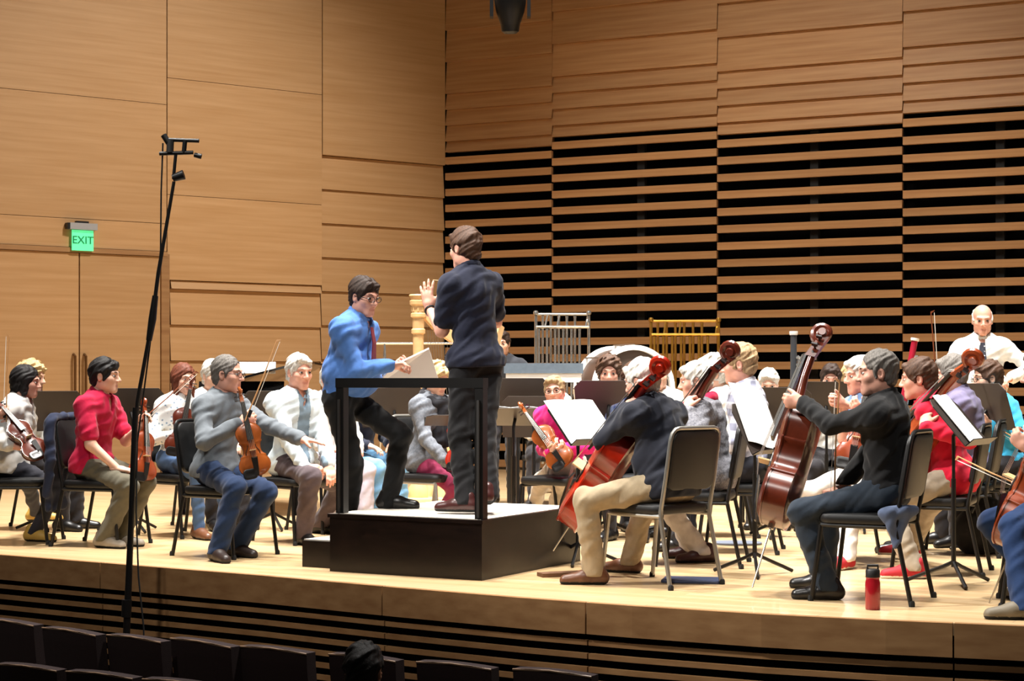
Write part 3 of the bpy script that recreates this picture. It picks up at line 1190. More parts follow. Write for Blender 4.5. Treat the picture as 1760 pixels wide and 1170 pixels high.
def instrument(kind, varn, label, bottom, scroll, normal, group=None, endpin=0.0, Lb=None):
    """violin family; bottom and scroll are points in the scene, normal is where the belly faces"""
    name, L, ribs, cat = {'violin': ('violin', 0.356, 0.032, 'violin'), 'viola': ('viola', 0.41, 0.038, 'viola'), 'cello': ('cello', 0.75, 0.115, 'cello')}[kind]
    if Lb:
        L = Lb
    b, t_ = Vector(bottom), Vector(scroll)
    y = (t_ - b).normalized()
    nz = Vector(normal)
    z = (nz - y * nz.dot(y)).normalized()
    x = y.cross(z)
    root = thing(name, label, cat, tuple(b), 0, group)
    root.matrix_world = Matrix.Translation(b) @ Matrix((x, y, z)).transposed().to_4x4()
    m = mat('varnish_' + varn, {'red': (168, 34, 12), 'brown': (98, 38, 20), 'amber': (152, 78, 30), 'chestnut': (146, 62, 28), 'dark': (92, 34, 20)}[varn], 0.28,
            var=0.35, vscale=9, spec=0.5, coat=0.4)
    h = inst_outline()
    full = [(w, t) for t, w in h] + [(-w, t) for t, w in reversed(h[1:])]

    def ring(s_, zz, sy=1.0):
        return [Vector((w * L * s_, L * (0.5 + (t - 0.5) * sy), zz)) for w, t in full]
    a = 0.055 * L if kind == 'cello' else 0.05 * L
    e = 0.012 * L
    hr = ribs / 2
    mb = MB()
    mb.rings([ring(0.96, -hr, 0.985), ring(0.96, hr, 0.985)], 0)
    mb.build('ribs', m, root, True)
    for sg, nm in ((1, 'belly'), (-1, 'back_plate')):
        mb = MB()
        zs = [(1.0, hr), (1.0, hr + e), (0.94, hr + e * 1.0), (0.8, hr + e + 0.28 * a), (0.55, hr + e + 0.72 * a), (0.25, hr + e + 0.97 * a), (0.03, hr + e + a)]
        rs = [ring(s_, z_ * 1.0, 1.0 - (1 - s_) * 0.30) for s_, z_ in zs]
        if sg < 0:
            rs = [[Vector((p.x, p.y, -p.z)) for p in reversed(r_)] for r_ in rs]
        mb.rings(rs, 0)
        o = mb.build(nm, m, root, True)
        if sg > 0:
            for s2 in (-1, 1):
                mb = MB()
                pts = []
                for i in range(9):
                    q = i / 8
                    pts.append((s2 * L * (0.125 - 0.05 * q + 0.012 * math.sin(q * math.pi * 2)), L * (0.40 + 0.17 * q), hr + e + a * (0.62 + 0.2 * q)))
                mb.tube(pts, [L * 0.013] + [L * 0.007] * 7 + [L * 0.011], 6)
                mb.build('sound_hole', EBONY, o)
    zt = hr + e + a
    # bridge, tailpiece, fingerboard, neck, pegbox, scroll, pegs, strings
    bh = 0.095 * L
    mb = MB()
    mb.box((0, 0.47 * L, zt + bh / 2 - 0.004), (0.12 * L, 0.012 * L, bh))
    mb.build('bridge', BRIDGE, root)
    mb = MB()
    mb.rings([[Vector((sx * L * w, L * yy, zz + sz)) for sx, sz in ((-1, -0.006 * L * 2), (1, -0.012 * L), (1, 0), (-1, 0))] for w, yy, zz in
              ((0.03, 0.0, zt - a + 0.02 * L + a * 0.4), (0.045, 0.12, zt + 0.02 * L), (0.058, 0.34, zt + bh * 0.62))])
    mb.build('tailpiece', EBONY, root)
    NL = 0.365 * L if kind != 'cello' else 0.37 * L
    mb = MB()
    mb.rings([[Vector((sx * L * w, L * yy, zz + sz)) for sx, sz in ((-1, -0.02 * L), (1, -0.02 * L), (1, 0), (-1, 0))] for w, yy, zz in
              ((0.06, 0.66, zt + bh * 0.55), (0.036, 1.0 + NL / L, hr + e + 0.05 * L))])
    mb.build('fingerboard', EBONY, root)
    ye = L + NL
    zn = hr + 0.01 * L
    mb = MB()
    mb.tube([(0, 0.985 * L, zn - 0.05 * L), (0, 1.04 * L, zn), (0, L + NL * 0.6, zn + 0.006 * L), (0, ye, zn)], [0.05 * L, 0.040 * L, 0.034 * L, 0.034 * L], 10)
    mb.build('neck', m, root, True)
    mb = MB()
    mb.rings([[Vector((sx * w * L, yy, zz + sz * L)) for sx, sz in ((-1, -0.04), (1, -0.04), (1, 0.035), (-1, 0.035))] for w, yy, zz in
              ((0.036, ye, zn + 0.01 * L), (0.032, ye + 0.10 * L, zn - 0.02 * L), (0.026, ye + 0.19 * L, zn - 0.055 * L))])
    # the volute
    pts, rr = [], []
    for i in range(30):
        q = i / 29
        an = math.pi * (1.15 - 3.6 * q)
        rad = 0.075 * L * (1 - 0.75 * q)
        pts.append((0, ye + 0.215 * L + rad * math.cos(an) * -1 * -1, zn - 0.03 * L + rad * math.sin(an)))
        rr.append(L * (0.034 - 0.010 * q))
    mb.tube(pts, rr, 8)
    mb.lathe([(0.001, -0.05 * L), (0.03 * L, -0.05 * L), (0.036 * L, -0.03 * L), (0.036 * L, 0.03 * L), (0.03 * L, 0.05 * L), (0.001, 0.05 * L)],
             Matrix.Translation((0, ye + 0.215 * L, zn - 0.03 * L)) @ Matrix.Rotation(math.pi / 2, 4, 'Y'), 14)
    mb.build('scroll', m, root, True)
    for i in range(4):
        mb = MB()
        sg = 1 if i % 2 else -1
        yy = ye + (0.04 + 0.035 * i) * L
        zz = zn - 0.005 * L - 0.008 * i * L
        mb.tube([(-sg * 0.04 * L, yy, zz), (sg * 0.075 * L, yy, zz)], 0.010 * L, 6)
        mb.box((sg * 0.10 * L, yy, zz), (0.055 * L, 0.012 * L, 0.045 * L))
        mb.build('peg', EBONY, root)
    for i in range(4):
        q = (i - 1.5) / 1.5
        mb = MB()
        mb.tube([(q * 0.03 * L, 0.32 * L, zt + bh * 0.62), (q * 0.046 * L, 0.47 * L, zt + bh), (q * 0.022 * L, ye, hr + e + 0.066 * L), (q * 0.015 * L, ye + 0.06 * L, zn)],
                0.0013 if kind == 'cello' else 0.0009, 4)
        mb.build('string', STR, root)
    if kind != 'cello':
        mb = MB()
        mb.pad(0.13 * L * 2, 0.19 * L, 0.05 * L, 0.015 * L, 0.07 * L, Matrix.Translation((-0.12 * L, 0.05 * L, zt - a * 0.2)), 4, puff=-0.01 * L)
        mb.build('chin_rest', EBONY, root, True)
    if endpin:
        mb = MB()
        mb.tube([(0, 0.02 * L, 0), (0, -0.03 * L, 0)], 0.018, 10)
        mb.tube([(0, 0, 0), (0, -endpin, 0)], [0.006, 0.004], 8)
        mb.build('endpin', STR, root, True)
    return root


def bow(label, frog, tip, hair_dir=(0, 0, -1), group='bows', pale=False):
    a, b = Vector(frog), Vector(tip)
    y = (b - a).normalized()
    L = (b - a).length
    hd = Vector(hair_dir)
    z = (hd - y * hd.dot(y)).normalized()
    x = y.cross(z)
    root = thing('bow', label, 'bow', tuple(a), 0, group)
    root.matrix_world = Matrix.Translation(a) @ Matrix((x, y, z)).transposed().to_4x4()
    mb = MB()
    mb.tube([(0, -0.03, 0), (0, L * 0.5, 0.006), (0, L, 0)], [0.0048, 0.0045, 0.0035], 8)
    mb.rings([[Vector((sx * 0.004, yy, zz)) for sx, yy, zz in ((-1, L - 0.012, 0), (1, L - 0.012, 0), (1, L + 0.006, 0.024), (-1, L + 0.006, 0.024))],
              [Vector((sx * 0.004, yy, zz)) for sx, yy, zz in ((-1, L + 0.004, 0), (1, L + 0.004, 0), (1, L + 0.012, 0.024), (-1, L + 0.012, 0.024))]])
    mb.build('stick', mat('pernambuco_pale', (196, 146, 96), 0.35, var=0.1) if pale else mat('pernambuco', (120, 62, 34), 0.35, var=0.1), root, True)
    mb = MB()
    mb.box((0, 0.025, 0.012), (0.012, 0.05, 0.022))
    mb.build('frog', EBONY, root)
    mb = MB()
    mb.box((0, L * 0.5 + 0.02, 0.022), (0.008, L - 0.05, 0.002))
    mb.build('bow_hair', FROG, root)
    return root


# ------------------------------------------------------------------ furniture
def make_chair(metal, label, arms=False):
    """orchestra chair, front towards local +x"""
    t = thing('chair', label, 'chair')
    m = metal
    mb = MB()
    mb.pad(0.43, 0.45, 0.055, 0.018, 0.07, Matrix.Translation((0.01, 0, 0.435)), 5, puff=0.008)
    mb.build('seat', BLACKP, t, True)
    mb = MB()
    Mx = Matrix.Translation((-0.245, 0, 0.71)) @ Matrix.Rotation(math.radians(-10), 4, 'Y') @ Matrix(((0, 0, 1, 0), (1, 0, 0, 0), (0, 1, 0, 0), (0, 0, 0, 1)))
    mb.pad(0.39, 0.34, 0.045, 0.016, 0.06, Mx, 5, puff=0.006)
    mb.build('backrest', BLACKP, t, True)
    for sg in (-1, 1):
        y = sg * 0.205
        mb = MB()
        mb.tube([(0.25, y * 1.06, 0.0), (0.20, y, 0.40)], 0.0125, 8)
        mb.build('leg', m, t, True)
        mb = MB()
        mb.tube([(-0.28, y * 1.06, 0.0), (-0.195, y, 0.40), (-0.20, y, 0.44)], 0.0125, 8)
        mb.build('leg', m, t, True)
        mb = MB()
        mb.tube([(0.20, y, 0.40), (-0.20, y, 0.40)], 0.0125, 8)
        mb.build('side_rail', m, t, True)
        for x in (0.252, -0.283):
            mb = MB()
            mb.lathe([(0.016, 0.0), (0.016, 0.02), (0.012, 0.03)], Matrix.Translation((x, y * 1.06, 0.0)), 8)
            mb.build('rubber_foot', RUBBER, t, True)
    mb = MB()
    mb.tube([(-0.195, -0.205, 0.42), (-0.232, -0.205, 0.60), (-0.268, -0.203, 0.82), (-0.275, -0.195, 0.86), (-0.279, -0.175, 0.882), (-0.281, -0.145, 0.89), (-0.281, 0.145, 0.89), (-0.279, 0.175, 0.882), (-0.275, 0.195, 0.86), (-0.268, 0.203, 0.82), (-0.232, 0.205, 0.60),
             (-0.195, 0.205, 0.42)], 0.012, 8)
    mb.build('back_frame', m, t, True)
    return t


def music_stand(label, at, yaw, h=1.12, tilt=20, desk=True, wide=0.50, group='music stands', low=False, metal=None):
    """desk faces local +x (the reader); tilted back"""
    t = thing('music_stand', label, 'music stand', (at[0], at[1], 0), math.radians(yaw), group)
    mb = MB()
    R = Matrix.Rotation(math.radians(-tilt), 4, 'Y')
    M0 = Matrix.Translation((0, 0, h)) @ R
    hw, hh = wide / 2, 0.165
    out = [(-hw, -hh), (hw, -hh), (hw, hh - 0.05), (hw - 0.05, hh), (-hw + 0.05, hh), (-hw, hh - 0.05)]
    mb.rings([[M0 @ Vector((x, a, b)) for a, b in out] for x in (-0.003, 0.003)])
    mb.build('desk', DESKM, t)
    mb = MB()
    mb.box(M0 @ Vector((0.03, 0, -hh)), (0.06, wide, 0.006), R.to_3x3())
    mb.build('lip', BLACK, t)
    mb = MB()
    mb.tube([M0 @ Vector((-0.004, 0, -0.03)), (-0.03, 0, h - 0.08), (-0.03, 0, h - 0.16)], 0.012, 8)
    mb.tube([(-0.03, 0, h - 0.14), (-0.03, 0, 0.55)], 0.010, 8)
    mb.tube([(-0.03, 0, 0.60), (-0.03, 0, 0.10)], 0.014, 8)
    mb.build('pole', BLACK, t, True)
    for k in range(3):
        a = math.radians(60 + 120 * k)
        mb = MB()
        c, s_ = math.cos(a), math.sin(a)
        mb.tube([(-0.03, 0, 0.13), (-0.03 + 0.06 * c, 0.06 * s_, 0.10), (-0.03 + 0.27 * c, 0.27 * s_, 0.012)], 0.011, 6)
        mb.build('leg', BLACK, t, True)
    return t, M0


def sheet(label, stand, w=0.46, hgt=0.31, m=None, dz=0.0, dx=0.0, turn=0.0):
    """open sheet music resting on a stand's desk"""
    t, M0 = stand
    o = MB()
    for sg in (-1, 1):
        rs = []
        for k in range(6):
            q = k / 5
            a = sg * q * w / 2
            x = 0.007 + 0.010 * math.sin(q * math.pi)
            rs.append((a, x))
        vs, fs = [], []
        for a, x in rs:
            for b in (-hgt / 2, hgt / 2):
                for th in (0.0, 0.0025):
                    vs.append(Vector((x + th, a, b)))
        for k in range(5):
            i = k * 4
            fs += [(i + 1, i + 5, i + 7, i + 3), (i, i + 2, i + 6, i + 4), (i, i + 4, i + 5, i + 1), (i + 2, i + 3, i + 7, i + 6)]
        o.add(vs, fs)
    ob = o.build('sheet_music', m or MUSIC)
    ob.matrix_world = Matrix.Translation(t.location) @ Matrix.Rotation(t.rotation_euler.z, 4, 'Z') @ M0 @ Matrix.Translation((0.004, dx, -0.165 + 0.008 + hgt / 2 + dz)) @ Matrix.Rotation(math.radians(turn), 4, 'X')
    tag(ob, label, 'sheet music', 'sheet music on stands')
    return ob

# ------------------------------------------------------------------ podium
pA = Vector((-0.174, 10.06, 0))
e1 = Vector((-0.876, 0.481, 0)).normalized()
e2 = Vector((0.481, 0.876, 0)).normalized()
PW, PD, PH = 1.06, 1.27, 0.35


def P2(a, b, z=0.0):
    return pA + e1 * a + e2 * b + Vector((0, 0, z))


RP = Matrix((-e1, e2, Vector((0, 0, 1)))).transposed()
pod = thing('podium', 'black conductor podium with a pale top, side step and rail', 'podium', tuple(P2(PW / 2, PD / 2)))
pb = pod.location.copy()
mb = MB()
mb.box(P2(PW / 2, PD / 2, PH / 2 - 0.012), (PW, PD, PH - 0.024), RP)
mb.build('base', PODM, pod, base=pb)
mb = MB()
mb.box(P2(PW / 2, PD / 2, PH - 0.012), (PW + 0.02, PD + 0.02, 0.022), RP)
mb.build('edge_trim', PODM, pod, base=pb)
mb = MB()
mb.box(P2(PW / 2, PD / 2, PH - 0.001), (PW - 0.03, PD - 0.03, 0.006), RP)
mb.build('carpet_top', PODTOP, pod, base=pb)
mb = MB()
mb.box(P2(PW + 0.15, PD / 2, 0.082), (0.29, PD * 0.8, 0.164), RP)
st = mb.build('step', PODM, pod, base=pb)
mb = MB()
mb.box(P2(PW + 0.15, PD / 2, 0.168), (0.28, PD * 0.78, 0.008), RP)
mb.build('step_tread', PODTOP, st, base=pb)
RZ = 1.165
for a in (0.03, PW - 0.06):
    mb = MB()
    mb.box(P2(a, 0.045, (PH + RZ) / 2 - 0.02), (0.055, 0.055, RZ - PH - 0.02), RP)
    mb.build('rail_post', BLACK, pod, base=pb)
    mb = MB()
    mb.box(P2(a, 0.010, PH + 0.35), (0.016, 0.012, 0.68), RP)
    mb.build('post_strip', DARKG, pod, base=pb)
mb = MB()
mb.box(P2(PW / 2 - 0.015, 0.045, RZ - 0.025), (PW - 0.03, 0.06, 0.058), RP)
mb.build('top_rail', BLACK, pod, base=pb)

# ------------------------------------------------------------------ colours of clothes
C = cloth
HBLACK = hairm('hair_black', (26, 22, 22))
HBROWN = hairm('hair_brown', (82, 56, 40))
HDARK = hairm('hair_dark_brown', (52, 36, 28))
HGREY = hairm('hair_grey', (118, 112, 106))
HWHITE = hairm('hair_white', (222, 216, 206))
HBLOND = hairm('hair_blond', (214, 184, 132))
HSANDY = hairm('hair_sandy', (172, 142, 104))
HAUB = hairm('hair_auburn', (112, 58, 38))
SBLACK = mat('shoe_black_leather', (20, 18, 18), 0.35)
SBROWN = mat('shoe_brown_leather', (104, 66, 44), 0.4, var=0.2)
SMAROON = mat('shoe_oxblood_leather', (62, 28, 26), 0.35)
SGREY = mat('shoe_grey_canvas', (150, 140, 126), 0.7)
SRED = mat('shoe_red_canvas', (176, 26, 40), 0.7)
SYEL = mat('shoe_mustard', (196, 158, 76), 0.5)
SWHITE = mat('sole_white', (228, 224, 216), 0.6)
CHAIR_K = {}


def V2(u, d):
    p = W(u, HOR, d)
    return (p.x, p.y)


def chair_at(at, yaw, label, metal='black', back=0.09):
    key = metal
    if key not in CHAIR_K:
        CHAIR_K[key] = make_chair(BLACK if metal == 'black' else SILVER, label)
        o = CHAIR_K[key]
    else:
        o = copy_tree(CHAIR_K[key])
    th = math.radians(yaw)
    o.location = (at[0] + math.cos(th) * back, at[1] + math.sin(th) * back, 0)
    o.rotation_euler = (0, 0, th)
    tag(o, label, 'chair', 'orchestra chairs')
    return o


# ------------------------------------------------------------------ the two men on the podium
person('conductor', 'man in navy polo shirt conducting on the podium, seen from behind', V2(818, 10.74), 126, slim=0.88, H=1.78, sit=False, zbase=PH, lean=2, side=-3, head=(8, 6, 0),
       hands={'L': (W(737, 528, 10.90), 'spread', (0.3, 0.95, 0.1), (-0.12, 0.05, 1)), 'R': (W(806, 512, 11.12), 'grip', (-1, 0, 0), (-0.5, 0.6, 0.3))},
       elbows={'L': (0.1, -0.35, -1), 'R': (0.6, 0, -1)},
       feet={'L': (G(800, 884, PH), (-1, 0.35, 0)), 'R': (G(838, 886, PH), (0.1, 1, 0))},
       shirt=C('navy_polo_knit', (23, 27, 46)), sleeve='short', trousers=C('charcoal_black_trousers', (14, 13, 16)), shoe=SMAROON, tone='pink', hair=('short', HBROWN), collar='polo', hem=0.03)
q = PEOPLE['conductor']
mb = MB()
wr = q['arm']['L'][2]
fd = unit(q['arm']['L'][2] - q['arm']['L'][1])
ax1 = unit(np.cross(fd, (0, 1, 0.2)))
ax2 = np.cross(fd, ax1)
mb.tube([wr - fd * 0.03 + (ax1 * math.cos(t) + ax2 * math.sin(t)) * 0.031 for t in [2 * math.pi * i / 12 for i in range(13)]], 0.008, 6, cap=False)
mb.build('wristwatch', BLACKP, q['root'], True, q['base'])
mb = MB()
g_ = W(798, 486, 11.14)
mb.tube([g_, W(744, 481, 11.08)], [0.0035, 0.0018], 6)
mb.tube([W(806, 487, 11.15), g_], [0.009, 0.006], 8)
bt = mb.build('baton', mat('pale_birch', (222, 196, 150), 0.5), None, True)
tag(bt, 'thin pale baton pointing left in the conductor hand', 'baton')

person('score_man', 'man in blue shirt and red tie with glasses, one foot on the podium', V2(590, 11.0), -22, H=1.68, slim=1.1, sit=False, zbase=0.172, hipz=1.03, lean=10, head=(-18, 12, 0), fat=0.08,
       hands={'R': (W(672, 628, 10.93), 'hold', (0, -0.2, -1), (1, 0.05, 0.12)), 'L': (W(668, 632, 11.25), 'hold', (0, -0.3, 1), (1, -0.1, 0.15))},
       elbows={'R': (-0.45, -0.5, -1), 'L': (-0.3, 0.5, -1)},
       feet={'R': (P2(PW + 0.16, 0.42, 0.172), (0.9, 0.2, 0)), 'L': (G(668, 874, PH), (1, -0.12, 0))}, knees={'L': (1, -0.15, 0.6)},
       shirt=C('cornflower_blue_shirt', (84, 128, 200), bump=0.2), trousers=C('black_dress_trousers', (14, 14, 15)), shoe=SBLACK, tone='pink', hair=('fringe', HDARK), glasses=True, collar='shirt', hem=0.0)
q = PEOPLE['score_man']
mb = MB()
a, b = q['p3'] + q['f2'] * 0.105 - q['u2'] * 0.03, q['p1'] + q['f1'] * 0.165
R3 = q['r2']
pts = [a, a * 0.7 + b * 0.3 + q['f2'] * 0.022, a * 0.35 + b * 0.65 + q['f2'] * 0.022, b]
rs = []
for p_, w_ in zip(pts, (0.016, 0.022, 0.028, 0.034)):
    rs.append([Vector(p_ - R3 * w_), Vector(p_ + R3 * w_), Vector(p_ + R3 * w_ + q['f2'] * 0.006), Vector(p_ - R3 * w_ + q['f2'] * 0.006)])
mb.rings(rs)
mb.build('tie', C('dark_red_silk', (128, 22, 36)), q['root'], False, q['base'])
# the open score he holds
mb = MB()
c4 = [W(642, 664, 11.12), W(757, 662, 11.22), W(737, 597, 10.98), W(676, 626, 10.92)]
nn = (c4[1] - c4[0]).cross(c4[3] - c4[0]).normalized()
mb.add([p for p in c4] + [p + nn * 0.012 for p in c4], [(0, 3, 2, 1), (4, 5, 6, 7), (0, 1, 5, 4), (1, 2, 6, 5), (2, 3, 7, 6), (3, 0, 4, 7)])
sc_ = mb.build('score', mat('score_cover', (214, 208, 206), 0.7), None)
tag(sc_, 'large white score held by the man in the blue shirt', 'score')

# ------------------------------------------------------------------ the seated players
SHORT = dict(grey='man in grey sweater', woman_left='black-haired woman at the left edge', left_back='fair-haired player at the left edge', auburn='auburn-haired woman', behind_grey='player hidden behind the man in grey',
             older='white-haired man in open pale shirt', older_mate='pale player beside the blue shirt', jeans='player in light blue jeans', scarf='woman with black scarf, silver-framed',
             magenta='person in magenta', curly_wind='curly brown-haired player', blue_plaid='woman in blue checked shirt', white_back='white-haired player behind the blue checks', far_small='distant player by the silver chimes',
             knit_cellist='cellist in grey cardigan', plaid='sandy-haired man in checked shirt', pale_between='pale-haired player by the sandy-haired man', white_mid='white-haired player behind dark stands',
             violist='player with the viola', purple='man in purple-grey shirt', turquoise='player in turquoise shirt', wind_dark='dark-haired wind player', wind_blond='pale blond wind player', edge_cellist='cellist at the right edge')


def player(key, label, u, d, yaw, chair='black', chair_label=None, at=None, **k):
    at = at or V2(u, d)
    person(key, label, at, yaw, **k)
    if chair:
        chair_at(at, yaw, chair_label or ('chair under the ' + SHORT[key]), chair)


player('red', 'man in crimson polo shirt seated at left with an upright violin', 158, 12.3, -18, chair_label='black chair with a navy jacket over its back, under the man in crimson',
       lean=6, head=(10, 2, 0), H=1.74,
       hands={'R': (W(203, 806, 12.05), 'relaxed', (0, 0.1, -1), (1, 0, -0.1)), 'L': (W(238, 736, 12.22), 'hold', (0.6, -0.6, 0.2), (0.4, 0.1, 0.6))},
       feet={'R': (G(178, 941), (0.85, -0.5, 0)), 'L': (G(205, 938), (0.9, -0.3, 0))},
       shirt=C('crimson_polo', (184, 14, 60)), sleeve='short', trousers=C('olive_grey_trousers', (94, 89, 74)), shoe=SGREY, tone='light', hair=('fringe', HBLACK), collar='polo', hem=0.05)
instrument('violin', 'chestnut', 'chestnut violin held upright on the knee of the man in crimson', W(245, 826, 12.1), W(246, 690, 12.25), (0.7, -0.7, 0.1), 'violins')
bow('bow slanting up right from the hand of the man in crimson', W(243, 722, 12.2), W(336, 638, 12.45), (0.3, 0, -1))
# the jacket on his chair
jk = SD()
th = math.radians(-18)
fx, fy = math.cos(th), math.sin(th)
jb = Vector((*V2(158, 12.3), 0)) + Vector((fx, fy, 0)) * 0.09


def jl(x, y, z):
    return jb + Vector((fx * x - fy * y, fy * x + fx * y, z))


RJ = np.stack([(fx, fy, 0), (-fy, fx, 0), (0, 0, 1)], 1)
jk.bx(jl(-0.315, 0, 0.70), (0.022, 0.225, 0.20), RJ, 0.02, 0)
jk.rc(jl(-0.285, -0.20, 0.90), jl(-0.285, 0.20, 0.90), 0.032, 0.032, 0.03)
jk.bx(jl(-0.315, -0.10, 0.46), (0.020, 0.12, 0.22), RJ, 0.018, 0.03)
jk.bx(jl(-0.32, 0.12, 0.50), (0.018, 0.09, 0.14), RJ, 0.016, 0.03)
jk.rc(jl(-0.285, -0.225, 0.86), jl(-0.27, -0.245, 0.62), 0.040, 0.036, 0.03)
jk.rc(jl(-0.27, -0.245, 0.62), jl(-0.30, -0.235, 0.36), 0.036, 0.030, 0.02)
jk.fold(0.005, 55, 2)
Vj, Qj = jk.mesh(0.012)
jo = thing('jacket', 'dark navy jacket draped over the back of a chair at left', 'jacket', tuple(jb))
sd_object('jacket_body', [(Vj, Qj, 0)], [C('navy_wool', (36, 44, 68))], jo, jb)

player('grey', 'man in grey sweater and jeans seated, reaching an arm to the right', 372, 11.6, -32, lean=5, head=(18, 3, 0), H=1.76,
       hands={'R': (W(412, 728, 11.32), 'grip', (0.2, 1, 0), (0.8, 0, 0.35)), 'L': (W(520, 756, 11.5), 'flat', (0, 0, -1), (1, -0.1, -0.15))},
       elbows={'R': (-0.5, -0.6, -0.9), 'L': (0, 0.3, -1)},
       feet={'R': (G(372, 964), (0.5, -0.85, 0)), 'L': (G(405, 956), (0.75, -0.6, 0))},
       shirt=C('heather_grey_sweater', (108, 114, 120)), trousers=C('blue_jeans', (27, 46, 78)), shoe=mat('boot_dark_brown', (44, 32, 28), 0.45), tone='pink', hair=('crop', HGREY), glasses=True, hem=0.04)
instrument('violin', 'amber', 'amber violin held upright in front of the man in grey', W(442, 818, 11.25), W(415, 688, 11.3), (0.25, -0.95, 0.1), 'violins')
bow('pale bow pointing up from the hand of the man in grey', W(424, 716, 11.24), W(476, 584, 11.3), (1, 0, 0), pale=True)

player('woman_left', 'black-haired woman in pale top at the left edge holding a violin', 14, 12.5, 0, lean=9, head=(0, 6, 0), H=1.66, sex='f',
       hands={'R': (W(52, 772, 12.2), 'hold', (0, 0.6, 0.6), (1, 0.1, -0.1)), 'L': (W(6, 722, 12.3), 'hold', (0, -0.3, 1), (0.2, -0.5, 0.5))},
       elbows={'R': (-0.6, -0.5, -0.9), 'L': (-0.6, 0.3, -0.8)},
       feet={'R': (G(58, 930), (0.9, -0.4, 0)), 'L': (G(72, 912), (0.9, 0.1, 0))},
       shirt=C('pale_grey_blouse', (214, 212, 208)), sleeve='elbow', trousers=C('charcoal_slacks', (48, 48, 56)), shoe=SYEL, tone='pink', hair=('bob', HBLACK), collar='v', hem=0.05)
instrument('violin', 'brown', 'brown violin lying slantwise across the lap of the black-haired woman', W(72, 786, 12.12), W(-8, 690, 12.3), (0.45, -0.75, 0.55), 'violins')
bow('upright bow at the left edge before the black-haired woman', W(11, 718, 12.25), W(16, 577, 12.3), (-1, 0, 0), pale=True)
player('left_back', 'fair-haired player half hidden behind the woman at the left edge', 34, 13.6, -12, lean=6, head=(0, 5, 0), H=1.72,
       shirt=C('white_cotton_shirt', (232, 232, 228)), trousers=C('dark_slacks', (40, 38, 42)), shoe=SBLACK, hair=('curly', HBLOND), fine=1.3)

player('auburn', 'auburn-haired woman in patterned white blouse with a violin on her lap', 305, 13.1, -42, lean=4, head=(-8, 4, 0), H=1.68, sex='f',
       hands={'R': (W(306, 748, 12.8), 'hold', (0, 0.3, 1)), 'L': (W(330, 735, 12.85), 'hold', (0, 0.3, 1))},
       shirt=C('patterned_white_blouse', (226, 228, 226), (128, 150, 170), pattern='spots', vscale=34), trousers=C('denim_mid', (70, 96, 134)), shoe=SBROWN, hair=('long', HAUB), fine=1.15)
instrument('violin', 'brown', 'brown violin upright on the lap of the auburn-haired woman', W(304, 782, 12.7), W(326, 668, 12.78), (0.3, -0.95, 0), 'violins')
player('behind_grey', 'white-haired player behind the man in grey, only the head showing', 356, 13.9, -58, head=(5, 4, 0), H=1.76, shirt=C('white_cotton_shirt', (232, 232, 228)),
       trousers=C('dark_slacks', (40, 38, 42)), shoe=SBLACK, hair=('short', HWHITE), fine=1.3)

player('older', 'white-haired man in open pale shirt over a grey tee', 503, 12.6, -48, lean=4, head=(-4, 4, 0), H=1.80,
       hands={'R': (W(524, 806, 12.25), 'hold', (0, 0.3, -1), (1, 0, 0.1)), 'L': (W(566, 800, 12.4), 'relaxed', (0, 0, -1))},
       feet={'R': (G(520, 936), (0.7, -0.7, 0)), 'L': (G(548, 916), (0.9, -0.3, 0))},
       shirt=C('pale_blue_white_shirt', (206, 218, 224)), open_shirt=C('slate_tee', (122, 142, 158)), trousers=C('mauve_grey_trousers', (80, 68, 72)), shoe=SBLACK, tone='pink', hair=('short', HWHITE), collar='v', hem=0.08)
player('older_mate', 'pale player squeezed between the white-haired man and the blue shirt', 556, 13.5, -52, head=(-4, 6, 0), H=1.70, shirt=C('white_cotton_shirt', (232, 232, 228)),
       trousers=C('lavender_white_trousers', (206, 200, 216)), shoe=SBLACK, tone='pink', hair=('short', HWHITE), fine=1.3)
player('jeans', 'player in light blue jeans behind the legs of the man in blue shirt', 612, 14.1, -45, head=(-4, 6, 0), H=1.68, shirt=C('dark_navy_top', (40, 44, 60)),
       trousers=C('light_blue_jeans', (112, 158, 196)), shoe=SBLACK, hair=('short', HDARK), fine=1.3)
player('scarf', 'woman in grey cardigan, black scarf and burgundy trousers', 734, 13.1, -42, lean=7, head=(-8, 20, 0), H=1.70, sex='f', chair='silver',
       hands={'R': (W(768, 795, 12.75), 'relaxed', (0, 0, -1), (1, -0.1, -0.1)), 'L': (W(792, 785, 12.85), 'hold', (0, 0.3, 0.4))},
       feet={'R': (G(745, 920), (0.7, -0.7, 0)), 'L': (G(800, 915), (0.8, -0.5, 0))},
       shirt=C('grey_marl_cardigan', (112, 116, 124), (92, 96, 104), vscale=60), trousers=C('burgundy_trousers', (136, 40, 74)), shoe=SBLACK, hair=('curly', HBLOND), hem=0.09, fine=1.1)
q = PEOPLE['scarf']
sc = SD()
for i in range(12):
    a_, b_ = 2 * math.pi * i / 12, 2 * math.pi * (i + 1) / 12

    def cp(an):
        return q['p3'] + q['u2'] * (0.0 - 0.03 * math.sin(an)) + (q['r2'] * math.cos(an) + q['f2'] * math.sin(an)) * 0.085 + q['f2'] * 0.012
    sc.rc(cp(a_), cp(b_), 0.034, 0.034, 0.02)
for sg in (-1, 1):
    sc.rc(q['p3'] + q['f2'] * 0.10 - q['u2'] * 0.03 + q['r2'] * sg * 0.02, q['p1'] + q['f1'] * 0.135 + q['r1'] * sg * 0.035, 0.036, 0.046, 0.03)
sc.fold(0.005, 60, 1)
Vs_, Qs_ = sc.mesh(0.011)
sd_object('scarf', [(Vs_, Qs_, 0)], [C('black_scarf', (34, 34, 40))], q['root'], q['base'])
